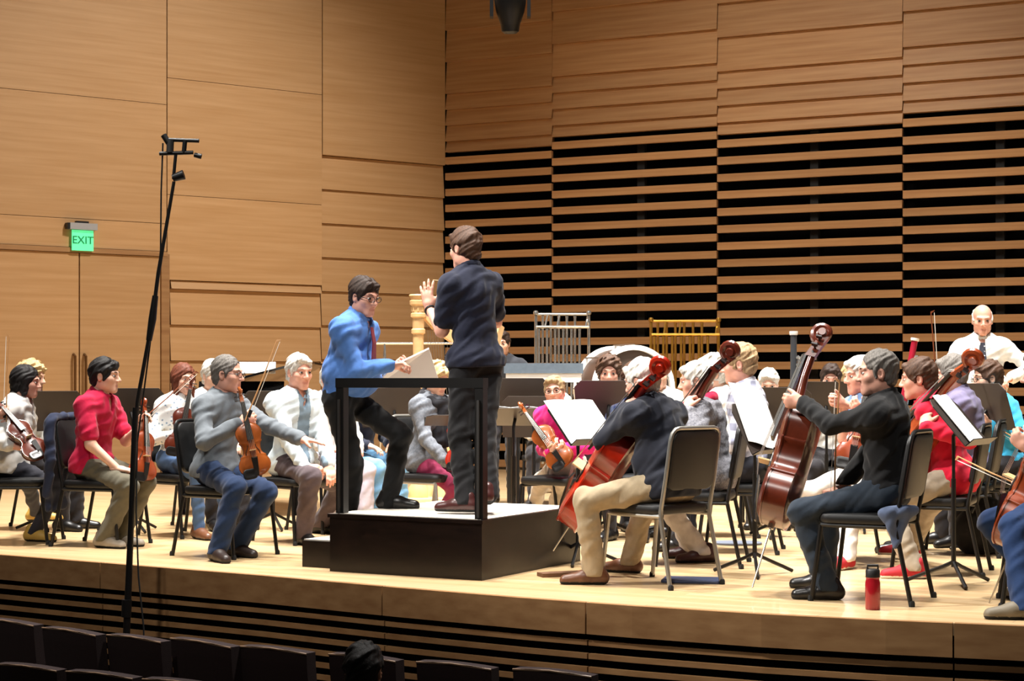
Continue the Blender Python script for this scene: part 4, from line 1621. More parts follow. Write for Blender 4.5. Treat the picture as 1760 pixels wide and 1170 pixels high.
instrument('violin', 'red', 'red-brown violin upright beside the woman with the black scarf', W(790, 806, 12.65), W(786, 672, 12.8), (-0.3, -0.95, 0), 'violins')

player('magenta', 'person in magenta top and beige trousers holding a violin low', 976, 12.7, -128, lean=14, head=(26, -4, 6), H=1.56, seat=0.44,
       hands={'R': (W(946, 776, 12.4), 'hold', (0, 0.3, 1), (0.7, -0.3, 0.2)), 'L': (W(972, 772, 12.45), 'hold', (0, 0.3, 1), (-0.6, -0.4, 0.2))},
       feet={'R': (G(896, 905), (-0.5, -0.8, 0)), 'L': (G(942, 912), (-0.3, -0.95, 0))},
       shirt=C('magenta_knit', (206, 28, 118)), trousers=C('cream_beige_trousers', (212, 200, 182)), shoe=SBLACK, tone='pink', hair=('short', HSANDY), glasses=True, fine=1.15)
instrument('violin', 'amber', 'orange violin held in the lap of the person in magenta', W(972, 800, 12.35), W(916, 724, 12.5), (-0.2, -1, 0.1), 'violins')

# woodwinds and others behind
PLN = C('white_cotton_shirt', (232, 232, 228))
DKT = C('dark_slacks', (40, 38, 42))
player('curly_wind', 'curly brown-haired player in white before the white drum hoop', 1046, 13.8, -92, head=(0, 6, 0), H=1.82, sex='f', shirt=PLN, trousers=DKT, shoe=SBLACK, tone='pink', hair=('curly', HBROWN), fine=1.3)
player('blue_plaid', 'long-haired woman with glasses in blue checked shirt', 1094, 13.0, -104, head=(0, 8, 0), H=1.72, sex='f', shirt=C('blue_check_shirt', (176, 196, 226), (74, 104, 170), pattern='plaid'),
       trousers=DKT, shoe=SBLACK, hair=('long', HBROWN), glasses=True, fine=1.2)
player('white_back', 'white-haired player behind the woman in blue checks', 1130, 14.6, -92, head=(0, 5, 0), H=1.80, shirt=PLN, trousers=DKT, shoe=SBLACK, hair=('short', HWHITE), fine=1.35)
person('percussion_dark', 'person in charcoal top standing behind the conductor', V2(866, 16.4), -100, H=1.66, sit=False, shirt=C('charcoal_top', (52, 54, 60)), trousers=DKT, shoe=SBLACK, hair=('short', HDARK), fine=1.35)
player('far_small', 'distant pale-haired player below the silver tubular chimes', 938, 16.4, -90, H=1.70, shirt=PLN, trousers=DKT, shoe=SBLACK, hair=('curly', HWHITE), fine=1.4)

# cellists
player('red_cellist', 'man in navy sweater and khaki trousers playing the bright red cello', 0, 0, 133, at=(0.90, 9.88), chair='silver', chair_label='silver-framed chair at the stage front under the man in navy',
       lean=17, head=(12, 14, 0), H=1.74, fat=0.05,
       hands={'L': (W(1080, 700, 9.95), 'grip', (0.7, 0.5, 0.3), (0.3, 0.3, 0.8)), 'R': (W(1062, 800, 10.45), 'hold', (0, 0, -1))},
       elbows={'L': (-0.55, -0.2, -1.2), 'R': (0.3, 0.8, -0.6)},
       feet={'L': (G(1022, 1004), (-1, 0.05, 0)), 'R': (G(1082, 984), (-0.9, 0.4, 0))}, knees={'L': (-1, 0.1, 0.7), 'R': (-0.5, 0.9, 0.8)},
       shirt=C('navy_wool_sweater', (25, 28, 40)), trousers=C('khaki_trousers', (158, 141, 114)), shoe=SBROWN, tone='pink', hair=('short', HWHITE), hem=0.07)
instrument('cello', 'red', 'bright red cello played by the man in navy', W(984, 894, 10.42), W(1138, 652, 9.85), (-0.62, 0.1, 0.5), 'cellos', endpin=0.26)
player('knit_cellist', 'white-haired cellist in grey knitted cardigan and red scarf', 1228, 10.95, 166, lean=8, head=(10, 8, 0), H=1.67, hands={
    'L': (W(1180, 705, 10.75), 'grip', (0.6, 0.5, 0.3), (0.2, 0.3, 0.8)), 'R': (W(1150, 810, 11.1), 'hold', (0, 0, -1))},
    feet={'L': (G(1212, 966), (-0.9, -0.2, 0)), 'R': (G(1190, 960), (-0.9, 0.2, 0))},
    shirt=C('grey_knit_cardigan', (128, 128, 134), (92, 92, 100), vscale=90, bump=0.5), trousers=C('pale_grey_trousers', (196, 190, 186)), shoe=SMAROON, tone='pink', hair=('short', HWHITE), hem=0.08)
q = PEOPLE['knit_cellist']
sc = SD()
for i in range(12):
    a_, b_ = 2 * math.pi * i / 12, 2 * math.pi * (i + 1) / 12

    def cp2(an):
        return q['p3'] + q['u2'] * (-0.005 - 0.03 * math.sin(an)) + (q['r2'] * math.cos(an) + q['f2'] * math.sin(an)) * 0.080 + q['f2'] * 0.012
    sc.rc(cp2(a_), cp2(b_), 0.034, 0.034, 0.02)
sc.rc(q['p3'] + q['f2'] * 0.09 - q['r2'] * 0.05, q['p1'] + q['f1'] * 0.12 - q['r1'] * 0.06, 0.036, 0.04, 0.03)
Vs_, Qs_ = sc.mesh(0.011)
sd_object('scarf', [(Vs_, Qs_, 0)], [C('raspberry_scarf', (190, 16, 62))], q['root'], q['base'])
instrument('cello', 'dark', 'dark brown cello of the white-haired cellist in grey', W(1112, 868, 11.15), W(1246, 644, 10.72), (-0.8, 0.2, 0.5), 'cellos', endpin=0.25)
player('plaid', 'sandy-haired man in checked shirt behind a white music stand', 1292, 11.8, 166, lean=4, head=(4, 6, 0), H=1.92,
       shirt=C('grey_check_shirt', (206, 206, 214), (122, 124, 142), pattern='plaid'), trousers=C('dark_navy_trousers', (34, 36, 46)), shoe=SBLACK, tone='pink', hair=('fringe', HSANDY), collar='shirt')
player('pale_between', 'pale-haired player just left of the sandy-haired man', 1254, 13.0, 178, head=(10, 5, 0), H=1.80, shirt=PLN, trousers=DKT, shoe=SBLACK, hair=('curly', HWHITE), fine=1.3)
player('white_mid', 'white-haired player right of the sandy-haired man, behind dark stands', 1322, 14.0, -100, head=(0, 18, 0), H=1.62, shirt=PLN, trousers=DKT, shoe=SBLACK, hair=('short', HWHITE), fine=1.35)

player('black_cellist', 'grey-haired man in black shirt stretching an arm to his cello', 0, 0, 152, at=(1.97, 9.18), chair_label='black chair under the grey-haired man in black', lean=1, head=(24, 3, 0), H=1.74,
       hands={'L': (W(1380, 692, 9.42), 'grip', (0.3, 0.9, 0.1), (-1, 0.25, 0.1)), 'R': (W(1440, 850, 9.55), 'grip', (-0.5, 0, -1), (-1, 0.1, -0.1))},
       elbows={'L': (0.0, -0.4, -0.6), 'R': (0.4, 0.9, -0.3)},
       feet={'L': (G(1425, 1030), (-0.98, 0.12, 0)), 'R': (G(1418, 1012), (-0.95, 0.3, 0))}, knees={'L': (-1, 0.3, 0.8), 'R': (-1, 0.9, 0.8)},
       shirt=C('black_cotton_shirt', (15, 15, 17)), trousers=C('dark_slate_jeans', (34, 44, 56)), shoe=SBLACK, tone='pink', hair=('crop', HGREY), collar='shirt')
instrument('cello', 'brown', 'chestnut cello held upright at arm length by the man in black', W(1326, 902, 9.42), W(1422, 590, 9.72), (-0.95, 0.28, 0.15), 'cellos', endpin=0.36, Lb=0.72)
bow('upright bow on the knee of the man in black', W(1434, 862, 9.48), W(1443, 655, 9.52), (-1, 0, 0), pale=True)
# jacket tail hanging from his chair
jk = SD()
jt = Vector((2.05, 9.02, 0))
jk.rc((1.90, 8.955, 0.475), (2.06, 8.955, 0.49), 0.026, 0.026, 0)
jk.rc((1.93, 8.95, 0.47), (1.965, 8.945, 0.30), 0.034, 0.010, 0.03)
jk.rc((2.02, 8.95, 0.48), (1.975, 8.945, 0.32), 0.030, 0.010, 0.03)
jk.fold(0.004, 60, 3)
Vj, Qj = jk.mesh(0.010)
sh_o = thing('sweatshirt', 'slate blue sweatshirt tail hanging off the chair of the man in black', 'sweatshirt', (1.95, 9.0, 0.3))
sd_object('cloth', [(Vj, Qj, 0)], [C('slate_fleece', (84, 96, 122))], sh_o, (1.95, 9.0, 0.3))

player('red_jacket', 'brown-haired man in bright red jacket and red sneakers', 1640, 10.5, 158, lean=16, head=(8, 6, 0), H=1.76, chair_label='black chair behind the thin stand under the man in red jacket',
       hands={'L': (W(1588, 735, 10.3), 'grip', (0.6, 0.5, 0.3), (0.2, 0.3, 0.8)), 'R': (W(1560, 810, 10.6), 'hold', (0, 0, -1))},
       feet={'L': (G(1572, 994), (-0.95, 0.1, 0)), 'R': (G(1560, 960), (-0.9, 0.3, 0))},
       shirt=C('bright_red_jacket', (196, 14, 48)), trousers=C('sand_trousers', (168, 154, 134)), shoe=SRED, sole=SWHITE, tone='pink', hair=('short', HBROWN), hem=0.09, collar='polo')
instrument('cello', 'chestnut', 'chestnut cello with its scroll behind the man in red jacket', W(1502, 850, 10.85), W(1662, 652, 10.2), (-0.8, 0.2, 0.5), 'cellos', endpin=0.25)
player('violist', 'white-haired player in blue shirt and white trousers with a viola', 1502, 11.3, -158, lean=6, head=(-6, 6, 0), H=1.74,
       hands={'L': (W(1486, 712, 11.0), 'hold', (0, 0.5, 0.5), (-0.6, -0.2, 0.5)), 'R': (W(1450, 694, 11.15), 'grip', (0, -1, 0.2), (-1, -0.1, 0.3))},
       feet={'L': (G(1452, 978), (-0.7, -0.7, 0)), 'R': (G(1440, 960), (-0.9, -0.2, 0))},
       shirt=C('steel_blue_shirt', (112, 144, 190)), sleeve='short', trousers=C('white_cream_trousers', (228, 220, 210)), shoe=SRED, sole=SWHITE, tone='pink', hair=('short', HWHITE), fine=1.1)
instrument('viola', 'chestnut', 'chestnut viola on the knee of the player in blue and white', W(1462, 806, 10.85), W(1492, 668, 10.98), (-0.3, -0.95, 0.05), None)
player('purple', 'grey-haired man in purple-grey shirt facing left', 1672, 11.6, 158, lean=9, head=(6, 6, 0), H=1.78, hands={'R': (W(1618, 690, 11.82), 'grip', (0, -1, 0), (-1, 0, 0.2))}, shirt=C('purple_grey_shirt', (108, 101, 130)), trousers=DKT, shoe=SBLACK, tone='pink', hair=('short', HGREY), collar='polo')
player('turquoise', 'player with glasses in turquoise shirt near the right edge', 1728, 12.3, -170, lean=9, head=(-4, 6, 0), H=1.72, hands={'R': (W(1700, 735, 12.4), 'hold', (0, 0, -1)), 'L': (W(1705, 730, 12.0), 'hold', (0, 0, 1))},
       shirt=C('turquoise_shirt', (64, 176, 222)), trousers=DKT, shoe=SBLACK, tone='light', hair=('short', HBROWN), glasses=True, fine=1.15)
person('standing_white', 'bald man in white shirt and dark tie standing at the back', V2(1688, 15.0), -104, H=1.84, sit=False, lean=3, head=(4, 8, 0), fat=0.08,
       hands={'L': (W(1738, 650, 14.7), 'hold', (0, 0, -1)), 'R': (W(1650, 655, 14.6), 'hold', (0, 0, -1))}, elbows={'L': (1, 0, -0.3), 'R': (-1, 0, -0.3)},
       shirt=PLN, trousers=DKT, shoe=SBLACK, tone='pink', hair=('balding', HWHITE), glasses=False, collar='shirt', fine=1.2)
q = PEOPLE['standing_white']
mb = MB()
pts = [q['p3'] + q['f2'] * 0.10 - q['u2'] * 0.03, q['p2'] + q['f2'] * 0.145, q['p1'] + q['f1'] * 0.215]
rs = []
for p_, w_ in zip(pts, (0.022, 0.034, 0.042)):
    rs.append([Vector(p_ - q['r2'] * w_), Vector(p_ + q['r2'] * w_), Vector(p_ + q['r2'] * w_ + q['f2'] * 0.008), Vector(p_ - q['r2'] * w_ + q['f2'] * 0.008)])
mb.rings(rs)
mb.build('tie', C('dark_dotted_tie', (44, 46, 58), (200, 200, 205), pattern='spots', vscale=40), q['root'], False, q['base'])
player('wind_dark', 'dark-haired wind player in white behind the chestnut cello', 1428, 14.0, -100, head=(0, 10, 0), H=1.70, hands={'L': (W(1440, 682, 13.6), 'hold', (0, 1, 0)), 'R': (W(1412, 690, 13.6), 'hold', (0, 1, 0))},
       shirt=PLN, trousers=DKT, shoe=SBLACK, tone='pink', hair=('short', HDARK), fine=1.3)
player('wind_blond', 'pale blond player right of the dark-haired wind player', 1468, 14.4, -108, head=(0, 12, 0), H=1.76, sex='f', shirt=PLN, trousers=DKT, shoe=SBLACK, tone='pink', hair=('bob', HBLOND), fine=1.3)
player('edge_cellist', 'cellist in blue jeans cut off by the right edge', 1838, 8.95, 166, lean=8, head=(5, 5, 0), H=1.76,
       hands={'R': (W(1772, 826, 9.1), 'grip', (0, 0, -1), (-1, 0, -0.1)), 'L': (W(1766, 770, 8.75), 'grip', (0.5, 0.5, 0), (-0.5, 0.2, 0.5))},
       feet={'L': (G(1762, 1064), (-1, 0.05, 0)), 'R': (G(1790, 1030), (-0.9, 0.3, 0))},
       shirt=C('grey_blue_shirt', (120, 130, 150)), sleeve='short', trousers=C('deep_blue_jeans', (22, 48, 88)), shoe=mat('shoe_taupe', (112, 102, 84), 0.6), hair=('short', HBROWN), tone='pink')
instrument('cello', 'chestnut', 'cello resting at the right edge with its endpin on the floor', W(1738, 944, 8.98), W(1862, 640, 8.75), (-0.7, 0.5, 0.3), 'cellos', endpin=0.36, Lb=0.74)
bow('long bow crossing in from the right edge over the stand', W(1768, 840, 9.1), W(1646, 784, 9.6), (0, 0, -1), pale=True)
bow('short visible bow by the turquoise shirt at the right edge', W(1790, 776, 11.4), W(1716, 736, 11.6), (0, 0, -1), pale=True)
bow('bow raised in front of the slats at right', W(1609, 692, 11.8), W(1600, 536, 11.85), (1, 0, 0))

# a listener in the dark rows
person('listener', 'dark head of a listener in the audience rows', V2(617, 7.6), 72, H=1.72, zbase=-1.15, hipz=-0.75, lean=2, head=(6, 2, 0), shirt=C('black_coat', (14, 14, 16)), trousers=DKT, shoe=SBLACK, tone='tan',
       hair=('short', HBLACK), fine=1.1)

# ------------------------------------------------------------------ music stands
def stand_at(label, u, d, v, yaw, tilt=18, wide=0.50):
    z = W(u, v, d).z
    return music_stand(label, V2(u, d), yaw, h=z, tilt=tilt, wide=wide)


s1 = music_stand('music stand with white pages in front of the red cello', V2(1000, 11.0), -40, h=0.88, tilt=40)
sheet('white pages on the stand in front of the red cello', s1, 0.50, 0.34)
g3 = G(1305, 988)
s2 = music_stand('music stand with white pages between the grey cardigan and chestnut cello', (g3.x, g3.y), -34, h=0.87, tilt=28)
sheet('white pages on the stand left of the chestnut cello', s2, 0.40, 0.40, turn=-14, dz=0.02)
g4 = G(1648, 1005)
s3 = music_stand('thin music stand in front of the red jacket at right', (g4.x, g4.y), -30, h=0.92, tilt=40)
sheet('white pages on the stand in front of the red jacket', s3, 0.30, 0.34)
for lab, u, d, v, yaw, tilt in (
        ('dark music stand right of the black-haired woman', 86, 13.6, 706, 128, 20),
        ('dark music stand behind the tall microphone stand', 226, 13.4, 702, 122, 18),
        ('dark music stand left of the white-haired man in pale shirt', 468, 13.6, 706, 112, 18),
        ('dark music stand between the two men on the podium', 678, 13.9, 700, 100, 18),
        ('dark music stand just right of the conductor hips', 890, 13.9, 684, 88, 16),
        ('wide dark music stand left of the person in magenta', 918, 13.6, 716, 84, 14),
        ('dark music stand in front of the curly brown-haired player', 1046, 12.9, 690, 78, 20),
        ('dark music stand right of the sandy-haired man', 1338, 12.9, 702, 70, 18),
        ('dark music stand in front of the dark-haired wind player', 1420, 13.2, 692, 84, 14),
        ('dark music stand left of the grey-haired man in black', 1482, 13.4, 692, 82, 14),
        ('dark music stand between the purple and turquoise shirts', 1694, 12.0, 698, 24, 18),
        ('low dark music stand in front of the woman with black scarf', 792, 12.35, 722, 96, 76),
        ('dark music stand with a white page beside the conductor leg', 884, 12.9, 716, 78, 66)):
    s_ = stand_at(lab, u, d, v, yaw, tilt)
    if 'white page beside' in lab:
        sheet('white page lying on the stand beside the conductor leg', s_, 0.44, 0.30)

# ------------------------------------------------------------------ percussion and harp at the back
def chimes(label, u0, u1, vtop, vrail, d, metal, ntube, vbot=1.0):
    x0, x1 = W(u0, 0, d).x, W(u1, 0, d).x
    zt, zr = W(0, vtop, d).z, W(0, vrail, d).z
    c = Vector(((x0 + x1) / 2, d, 0))
    t = thing('tubular_chimes', label, 'tubular chimes', tuple(c), 0, 'tubular chimes')
    w = (x1 - x0)
    h = w / 2
    for sx in (-1, 1):
        mb = MB()
        mb.tube([(sx * h, 0, 0.06), (sx * h, 0, zt - 0.02)], 0.016, 8)
        mb.tube([(sx * h, -0.24, 0.05), (sx * h, 0.24, 0.05)], 0.018, 8)
        mb.build('side_post', metal, t, True)
        mb = MB()
        mb.lathe([(0.001, 0), (0.024, 0.004), (0.028, 0.022), (0.020, 0.042), (0.001, 0.046)], Matrix.Translation((sx * h, 0, zt - 0.03)), 12)
        mb.build('finial', metal, t, True)
    for y, z, nm in ((-0.07, zr, 'front_rail'), (0.07, zt - 0.02, 'rear_rail')):
        mb = MB()
        mb.tube([(-h, y, z), (h, y, z)], 0.014, 8)
        mb.build(nm, metal, t, True)
    for sx in (-0.55, -0.1, 0.98):
        mb = MB()
        mb.tube([(sx * h, 0.07, zt - 0.02), (sx * h - 0.03, -0.07, zr)], 0.010, 8)
        mb.build('cross_brace', metal, t, True)
    for i in range(ntube):
        q = i / (ntube - 1)
        x = -h + 0.03 + q * (w - 0.06) * 0.86
        y = -0.07 if i % 2 == 0 else 0.07
        ztop = (zr if i % 2 == 0 else zt - 0.02) - 0.03
        zb = 0.25 + 0.45 * q
        mb = MB()
        mb.tube([(x, y, ztop), (x, y, zb)], 0.0135, 10)
        mb.tube([(x, y, ztop + 0.012), (x, y, ztop - 0.008)], 0.016, 10)
        mb.build('tube', metal, t, True)
    mb = MB()
    mb.box((0, 0, 0.12), (w, 0.16, 0.03))
    mb.build('pedal_board', DARKG, t)
    mb = MB()
    mb.tube([(-h, 0, 0.22), (h, 0, 0.22)], 0.012, 8)
    mb.build('lower_rail', metal, t, True)
    return t


chimes('silver tubular chimes on a rack against the slats', 921, 1012, 536, 562, 18.0, CHROME, 11)
chimes('brass tubular chimes on a rack right of the silver ones', 1119, 1235, 548, 575, 18.2, BRASS, 13)

# harp
hd_ = 14.9
hc = Vector((W(719, 0, hd_).x, hd_, 0))
hp_ = thing('harp', 'pale wooden harp with carved column behind the podium', 'harp', tuple(hc))
HW = mat('harp_maple_gilt', (232, 188, 132), 0.4, var=0.2, vscale=12)
zt = W(0, 506, hd_).z
mb = MB()
mb.lathe([(0.085, 0.16), (0.085, 0.24), (0.055, 0.28), (0.050, 0.36), (0.046, 0.9), (0.046, zt - 0.34), (0.060, zt - 0.33), (0.060, zt - 0.30), (0.050, zt - 0.29), (0.052, zt - 0.20), (0.066, zt - 0.19),
          (0.066, zt - 0.165), (0.054, zt - 0.155), (0.056, zt - 0.10), (0.074, zt - 0.085), (0.076, zt - 0.055), (0.062, zt - 0.045), (0.080, zt - 0.01), (0.074, zt)], None, 20)
cl_ = mb.build('column', HW, hp_, True)
for k in range(8):
    mb = MB()
    a = 2 * math.pi * k / 8
    mb.tube([(0.052 * math.cos(a), 0.052 * math.sin(a), zt - 0.145), (0.052 * math.cos(a), 0.052 * math.sin(a), zt - 0.11)], 0.010, 6)
    mb.build('carved_leaf', HW, cl_, True)
mb = MB()
mb.pad(0.44, 0.34, 0.16, 0.02, 0.08, Matrix.Translation((0.10, 0.06, 0.08)), 5)
mb.build('base', HW, hp_, True)
px_, py_ = 0.66, 0.42      # shoulder, towards the player
pts = [(0.05, 0.03, zt - 0.13), (0.16 * 1, 0.10, zt - 0.26), (0.30, 0.19, zt - 0.36), (0.44, 0.28, zt - 0.36), (0.56, 0.36, zt - 0.26), (px_, py_, zt - 0.16)]
mb = MB()
for a_, b_ in zip(pts, pts[1:]):
    mb.bar(a_, b_, 0.05, 0.11, (0, 0, 1))
mb.build('neck', HW, hp_)
mb = MB()
rs = []
for q in (0, 0.5, 1):
    c = Vector((0.12 + (px_ - 0.12) * q, 0.07 + (py_ - 0.07) * q, 0.14 + (zt - 0.34 - 0.14 + 0.1) * q))
    w = 0.20 - 0.13 * q
    sd_ = Vector((-py_, px_, 0)).normalized()
    bk = Vector((px_, py_, -0.4)).normalized()
    rs.append([c - sd_ * w, c + sd_ * w, c + sd_ * w * 0.7 + bk * w * 0.9, c - sd_ * w * 0.7 + bk * w * 0.9])
mb.rings(rs)
mb.build('sound_box', HW, hp_)
for k in range(24):
    q = (k + 1) / 26
    i = q * (len(pts) - 1)
    i0 = min(int(i), len(pts) - 2)
    top_ = Vector(pts[i0]).lerp(Vector(pts[i0 + 1]), i - i0)
    bot = Vector((0.12 + (px_ - 0.12) * q, 0.07 + (py_ - 0.07) * q, 0.14 + (zt - 0.38) * q))
    if top_.z - bot.z < 0.04:
        continue
    mb = MB()
    mb.tube([top_, bot], 0.0012, 4)
    mb.build('string', STR, hp_)

# long chrome rail (percussion rack) behind the podium
rd = 16.6
rk = thing('rail_rack', 'thin chrome rail on slanted legs behind the podium', 'rack', (W(705, 0, rd).x, rd, 0))
zr = W(0, 590, rd).z
xa, xb = W(632, 0, rd).x - rk.location.x, W(800, 0, rd).x - rk.location.x
mb = MB()
mb.tube([(xa, 0, zr), (xb, 0, zr)], 0.011, 8)
mb.build('rail', CHROME, rk, True)
for x in (xa + 0.16, xb - 0.1):
    for s_ in (-1, 1):
        mb = MB()
        mb.tube([(x, 0, zr), (x - 0.08 * s_, 0.22 * s_, 0.0)], 0.010, 8)
        mb.build('leg', CHROME, rk, True)

# long percussion table with grey cloth top and white apron
td = 14.9
xa, xb = W(868, 0, td).x, W(1002, 0, td).x
tb = thing('percussion_table', 'long table with grey-blue top and white edge behind the conductor', 'table', ((xa + xb) / 2, td, 0), math.radians(-2))
wd_ = xb - xa
zt_ = W(0, 624, td).z
mb = MB()
mb.box((0, 0, zt_ - 0.045), (wd_, 0.5, 0.085))
mb.build('table_top', C('grey_blue_cover', (96, 108, 120)), tb)
mb = MB()
mb.box((0, 0, zt_ - 0.125), (wd_ - 0.03, 0.47, 0.075))
mb.build('white_apron', PAPER, tb)
for sx in (-1, 1):
    for sy in (-1, 1):
        mb = MB()
        mb.tube([(sx * (wd_ / 2 - 0.04), sy * 0.2, 0), (sx * (wd_ / 2 - 0.04), sy * 0.2, zt_ - 0.15)], 0.016, 8)
        mb.build('leg', BLACK, tb, True)

# concert bass drum with a white hoop
bd = thing('bass_drum', 'big drum with a white hoop and brown shell behind the wind players', 'drum', (W(1072, 0, 15.2).x, 15.2, 0), math.radians(18))
zc = W(0, 668, 15.2).z
RX = Matrix.Translation((0, 0, zc)) @ Matrix.Rotation(math.radians(90), 4, 'X')
mb = MB()
mb.lathe([(0.345, -0.19), (0.345, 0.19)], RX, 40)
mb.build('shell', mat('drum_shell_brown', (70, 50, 40), 0.4), bd, True)
for sg in (-1, 1):
    mb = MB()
    prof = [(0.335, 0.20), (0.378, 0.20), (0.378, 0.25), (0.335, 0.25), (0.335, 0.20)]
    mb.rings([[RX @ Vector((r_ * math.cos(2 * math.pi * k / 40), r_ * math.sin(2 * math.pi * k / 40), sg * z_)) for k in range(40)] for r_, z_ in prof], 0, False, False)
    mb.build('hoop', mat('white_hoop', (240, 238, 232), 0.4), bd, True)
    mb = MB()
    mb.lathe([(0.001, sg * 0.205), (0.335, sg * 0.205), (0.335, sg * 0.21), (0.001, sg * 0.21)], RX, 40)
    mb.build('drum_head', mat('drum_head_dark', (84, 70, 62), 0.6), bd, True)
for k in range(8):
    a = 2 * math.pi * k / 8
    mb = MB()
    mb.tube([RX @ Vector((0.38 * math.cos(a), 0.38 * math.sin(a), -0.24)), RX @ Vector((0.38 * math.cos(a), 0.38 * math.sin(a), 0.24))], 0.007, 6)
    mb.build('tension_rod', CHROME, bd, True)
for sx in (-1, 1):
    mb = MB()
    mb.tube([(sx * 0.30, -0.2, 0), (sx * 0.26, 0, zc - 0.25), (sx * 0.30, 0.2, 0)], 0.014, 8)
    mb.build('stand_leg', BLACK, bd, True)

# grand piano far left of the podium
pd_ = 15.6
pn = thing('piano', 'black grand piano with raised lid and white score behind the violins', 'piano', (W(440, 0, pd_).x, pd_, 0), math.radians(-6))
PB = mat('piano_black_lacquer', (16, 15, 15), 0.15, coat=0.5)
ol = [(-0.62, -0.7), (0.62, -0.7), (0.62, -0.2), (0.58, 0.3), (0.40, 0.75), (0.05, 1.05), (-0.35, 1.12), (-0.58, 0.98), (-0.62, 0.7)]
mb = MB()
mb.rings([[Vector((x, y, z)) for x, y in ol] for z in (0.68, 0.98)])
mb.build('case', PB, pn)
mb = MB()
Rl = Matrix.Translation((-0.62, 0, 1.0)) @ Matrix.Rotation(math.radians(-14), 4, 'Y')
mb.rings([[Rl @ Vector((x + 0.62, y, z)) for x, y in ol[1:] + ol[:1]] for z in (0.0, 0.02)])
mb.build('lid', PB, pn)
mb = MB()
mb.tube([(0.5, -0.1, 0.98), (0.45, -0.1, 1.24)], 0.012, 8)
mb.build('lid_prop', PB, pn)
mb = MB()
mb.box((0, -0.78, 0.72), (1.22, 0.18, 0.04))
mb.build('key_bed', PB, pn)
for k in range(36):
    mb = MB()
    mb.box((-0.6 + 0.0333 * (k + 0.5), -0.78, 0.75), (0.031, 0.15, 0.02))
    mb.build('key', PAPER, pn)
mb = MB()
mb.box((0, -0.52, 1.06), (0.75, 0.02, 0.18), Matrix.Rotation(math.radians(-15), 3, 'X'))
mb.build('music_desk', PB, pn)
for x, y in ((-0.5, -0.55), (0.5, -0.55), (-0.2, 0.85)):
    mb = MB()
    mb.lathe([(0.045, 0.0), (0.03, 0.06), (0.05, 0.35), (0.06, 0.68)], Matrix.Translation((x, y, 0)), 12)
    mb.build('leg', PB, pn, True)
mb = MB()
wx = W(440, 0, pd_ - 0.75)
mb.box((wx.x - 0.02, pd_ - 0.55, W(0, 632, pd_ - 0.55).z), (0.32, 0.02, 0.10), Matrix.Rotation(math.radians(-15), 3, 'X'))
ps = mb.build('piano_score', PAPER)
tag(ps, 'long white score on the piano music desk', 'score')

# bassoons
def bassoon(label, u, d, v0, v1, du, m, ring):
    a, b = W(u, v1, d), W(u + du, v0, d)
    t = thing('bassoon', label, 'bassoon', tuple(a))
    v = b - a
    low = Vector((v.x, v.y, v.z)).normalized() * -0.55
    mb = MB()
    mb.tube([low, Vector((0, 0, 0)), v * 0.93], [0.030, 0.026, 0.024], 12)
    mb.build('joint', m, t, True)
    mb = MB()
    mb.tube([v * 0.92, v * 0.95, v * 1.0], [0.030, 0.033, 0.033], 12)
    mb.build('bell_ring', ring, t, True)
    mb = MB()
    off = Vector((0.03, -0.02, 0))
    mb.tube([v * 0.5 + off, v * 0.1 + off, low * 0.5 + off], 0.006, 6)
    mb.build('key_rod', CHROME, t, True)
    for q in (0.1, 0.3, 0.45):
        mb = MB()
        mb.tube([v * q + off * 0.7, v * q + off * 1.5], 0.012, 8)
        mb.build('key', CHROME, t, True)
    return t


bassoon('dark grey bassoon standing up beside the chestnut cello scroll', 1364, 13.4, 569, 652, 0, mat('bassoon_grey', (64, 66, 70), 0.35), PAPER)
bassoon('red bassoon with a white bell ring above the red jacket man', 1562, 13.4, 581, 640, 11, mat('bassoon_red', (158, 24, 48), 0.35), PAPER)

# ------------------------------------------------------------------ microphone stand in front of the stage
md = 10.4
mbase = W(218, 1320, md)
ms = thing('microphone_stand', 'tall black microphone stand rising in front of the stage at left', 'microphone stand', (mbase.x, md, -1.15))
mbs = Vector((mbase.x, md, -1.15))


def mtube(name, pts, r, m=BLACK, par=None):
    mb = MB()
    mb.tube([W(u, v, d) for u, v, d in pts], r, 10)
    return mb.build(name, m, par or ms, True, mbs)


mtube('lower_pole', [(216, 1316, md), (217, 1100, md), (226, 880, md), (233, 700, md)], [0.022, 0.022, 0.018, 0.018])
mtube('upper_pole', [(231, 760, md), (236, 690, md), (262, 548, md), (272, 470, md), (299, 312, md)], [0.014, 0.012, 0.012, 0.012, 0.010])
mtube('clutch', [(256, 585, md), (262, 548, md), (267, 508, md)], [0.018, 0.024, 0.018])
mtube('collar', [(217, 1060, md), (218, 1030, md)], 0.030)
mtube('swivel_knob', [(297, 306, md), (316, 300, md)], [0.022, 0.030])
mtube('extension', [(298, 308, md), (302, 266, md)], 0.010)
mtube('top_bar', [(284, 240, md), (342, 242, md)], 0.012)
mtube('bottom_bar', [(274, 264, md), (332, 262, md)], 0.012)
mtube('bracket', [(293, 240, md), (292, 262, md)], 0.022, DARKG)
mtube('bracket', [(318, 242, md), (316, 262, md)], 0.014)
m1 = mtube('microphone', [(334, 266, md), (346, 269, md)], [0.014, 0.016])
mtube('microphone', [(281, 232, md), (290, 246, md)], 0.018)
mtube('cable', [(280, 246, md + 0.02), (277, 330, md + 0.02), (276, 430, md + 0.02), (262, 560, md + 0.03), (236, 760, md + 0.03), (234, 880, md - 0.03), (238, 990, md - 0.05), (247, 1080, md - 0.06), (250, 1300, md - 0.06)], 0.005, RUBBER)
for k in range(3):
    a = math.radians(90 + 120 * k)
    mb = MB()
    mb.tube([(0, 0, 0.5), (0.4 * math.cos(a), 0.4 * math.sin(a), 0.0)], 0.012, 8)
    mb.build('leg', BLACK, ms, True)

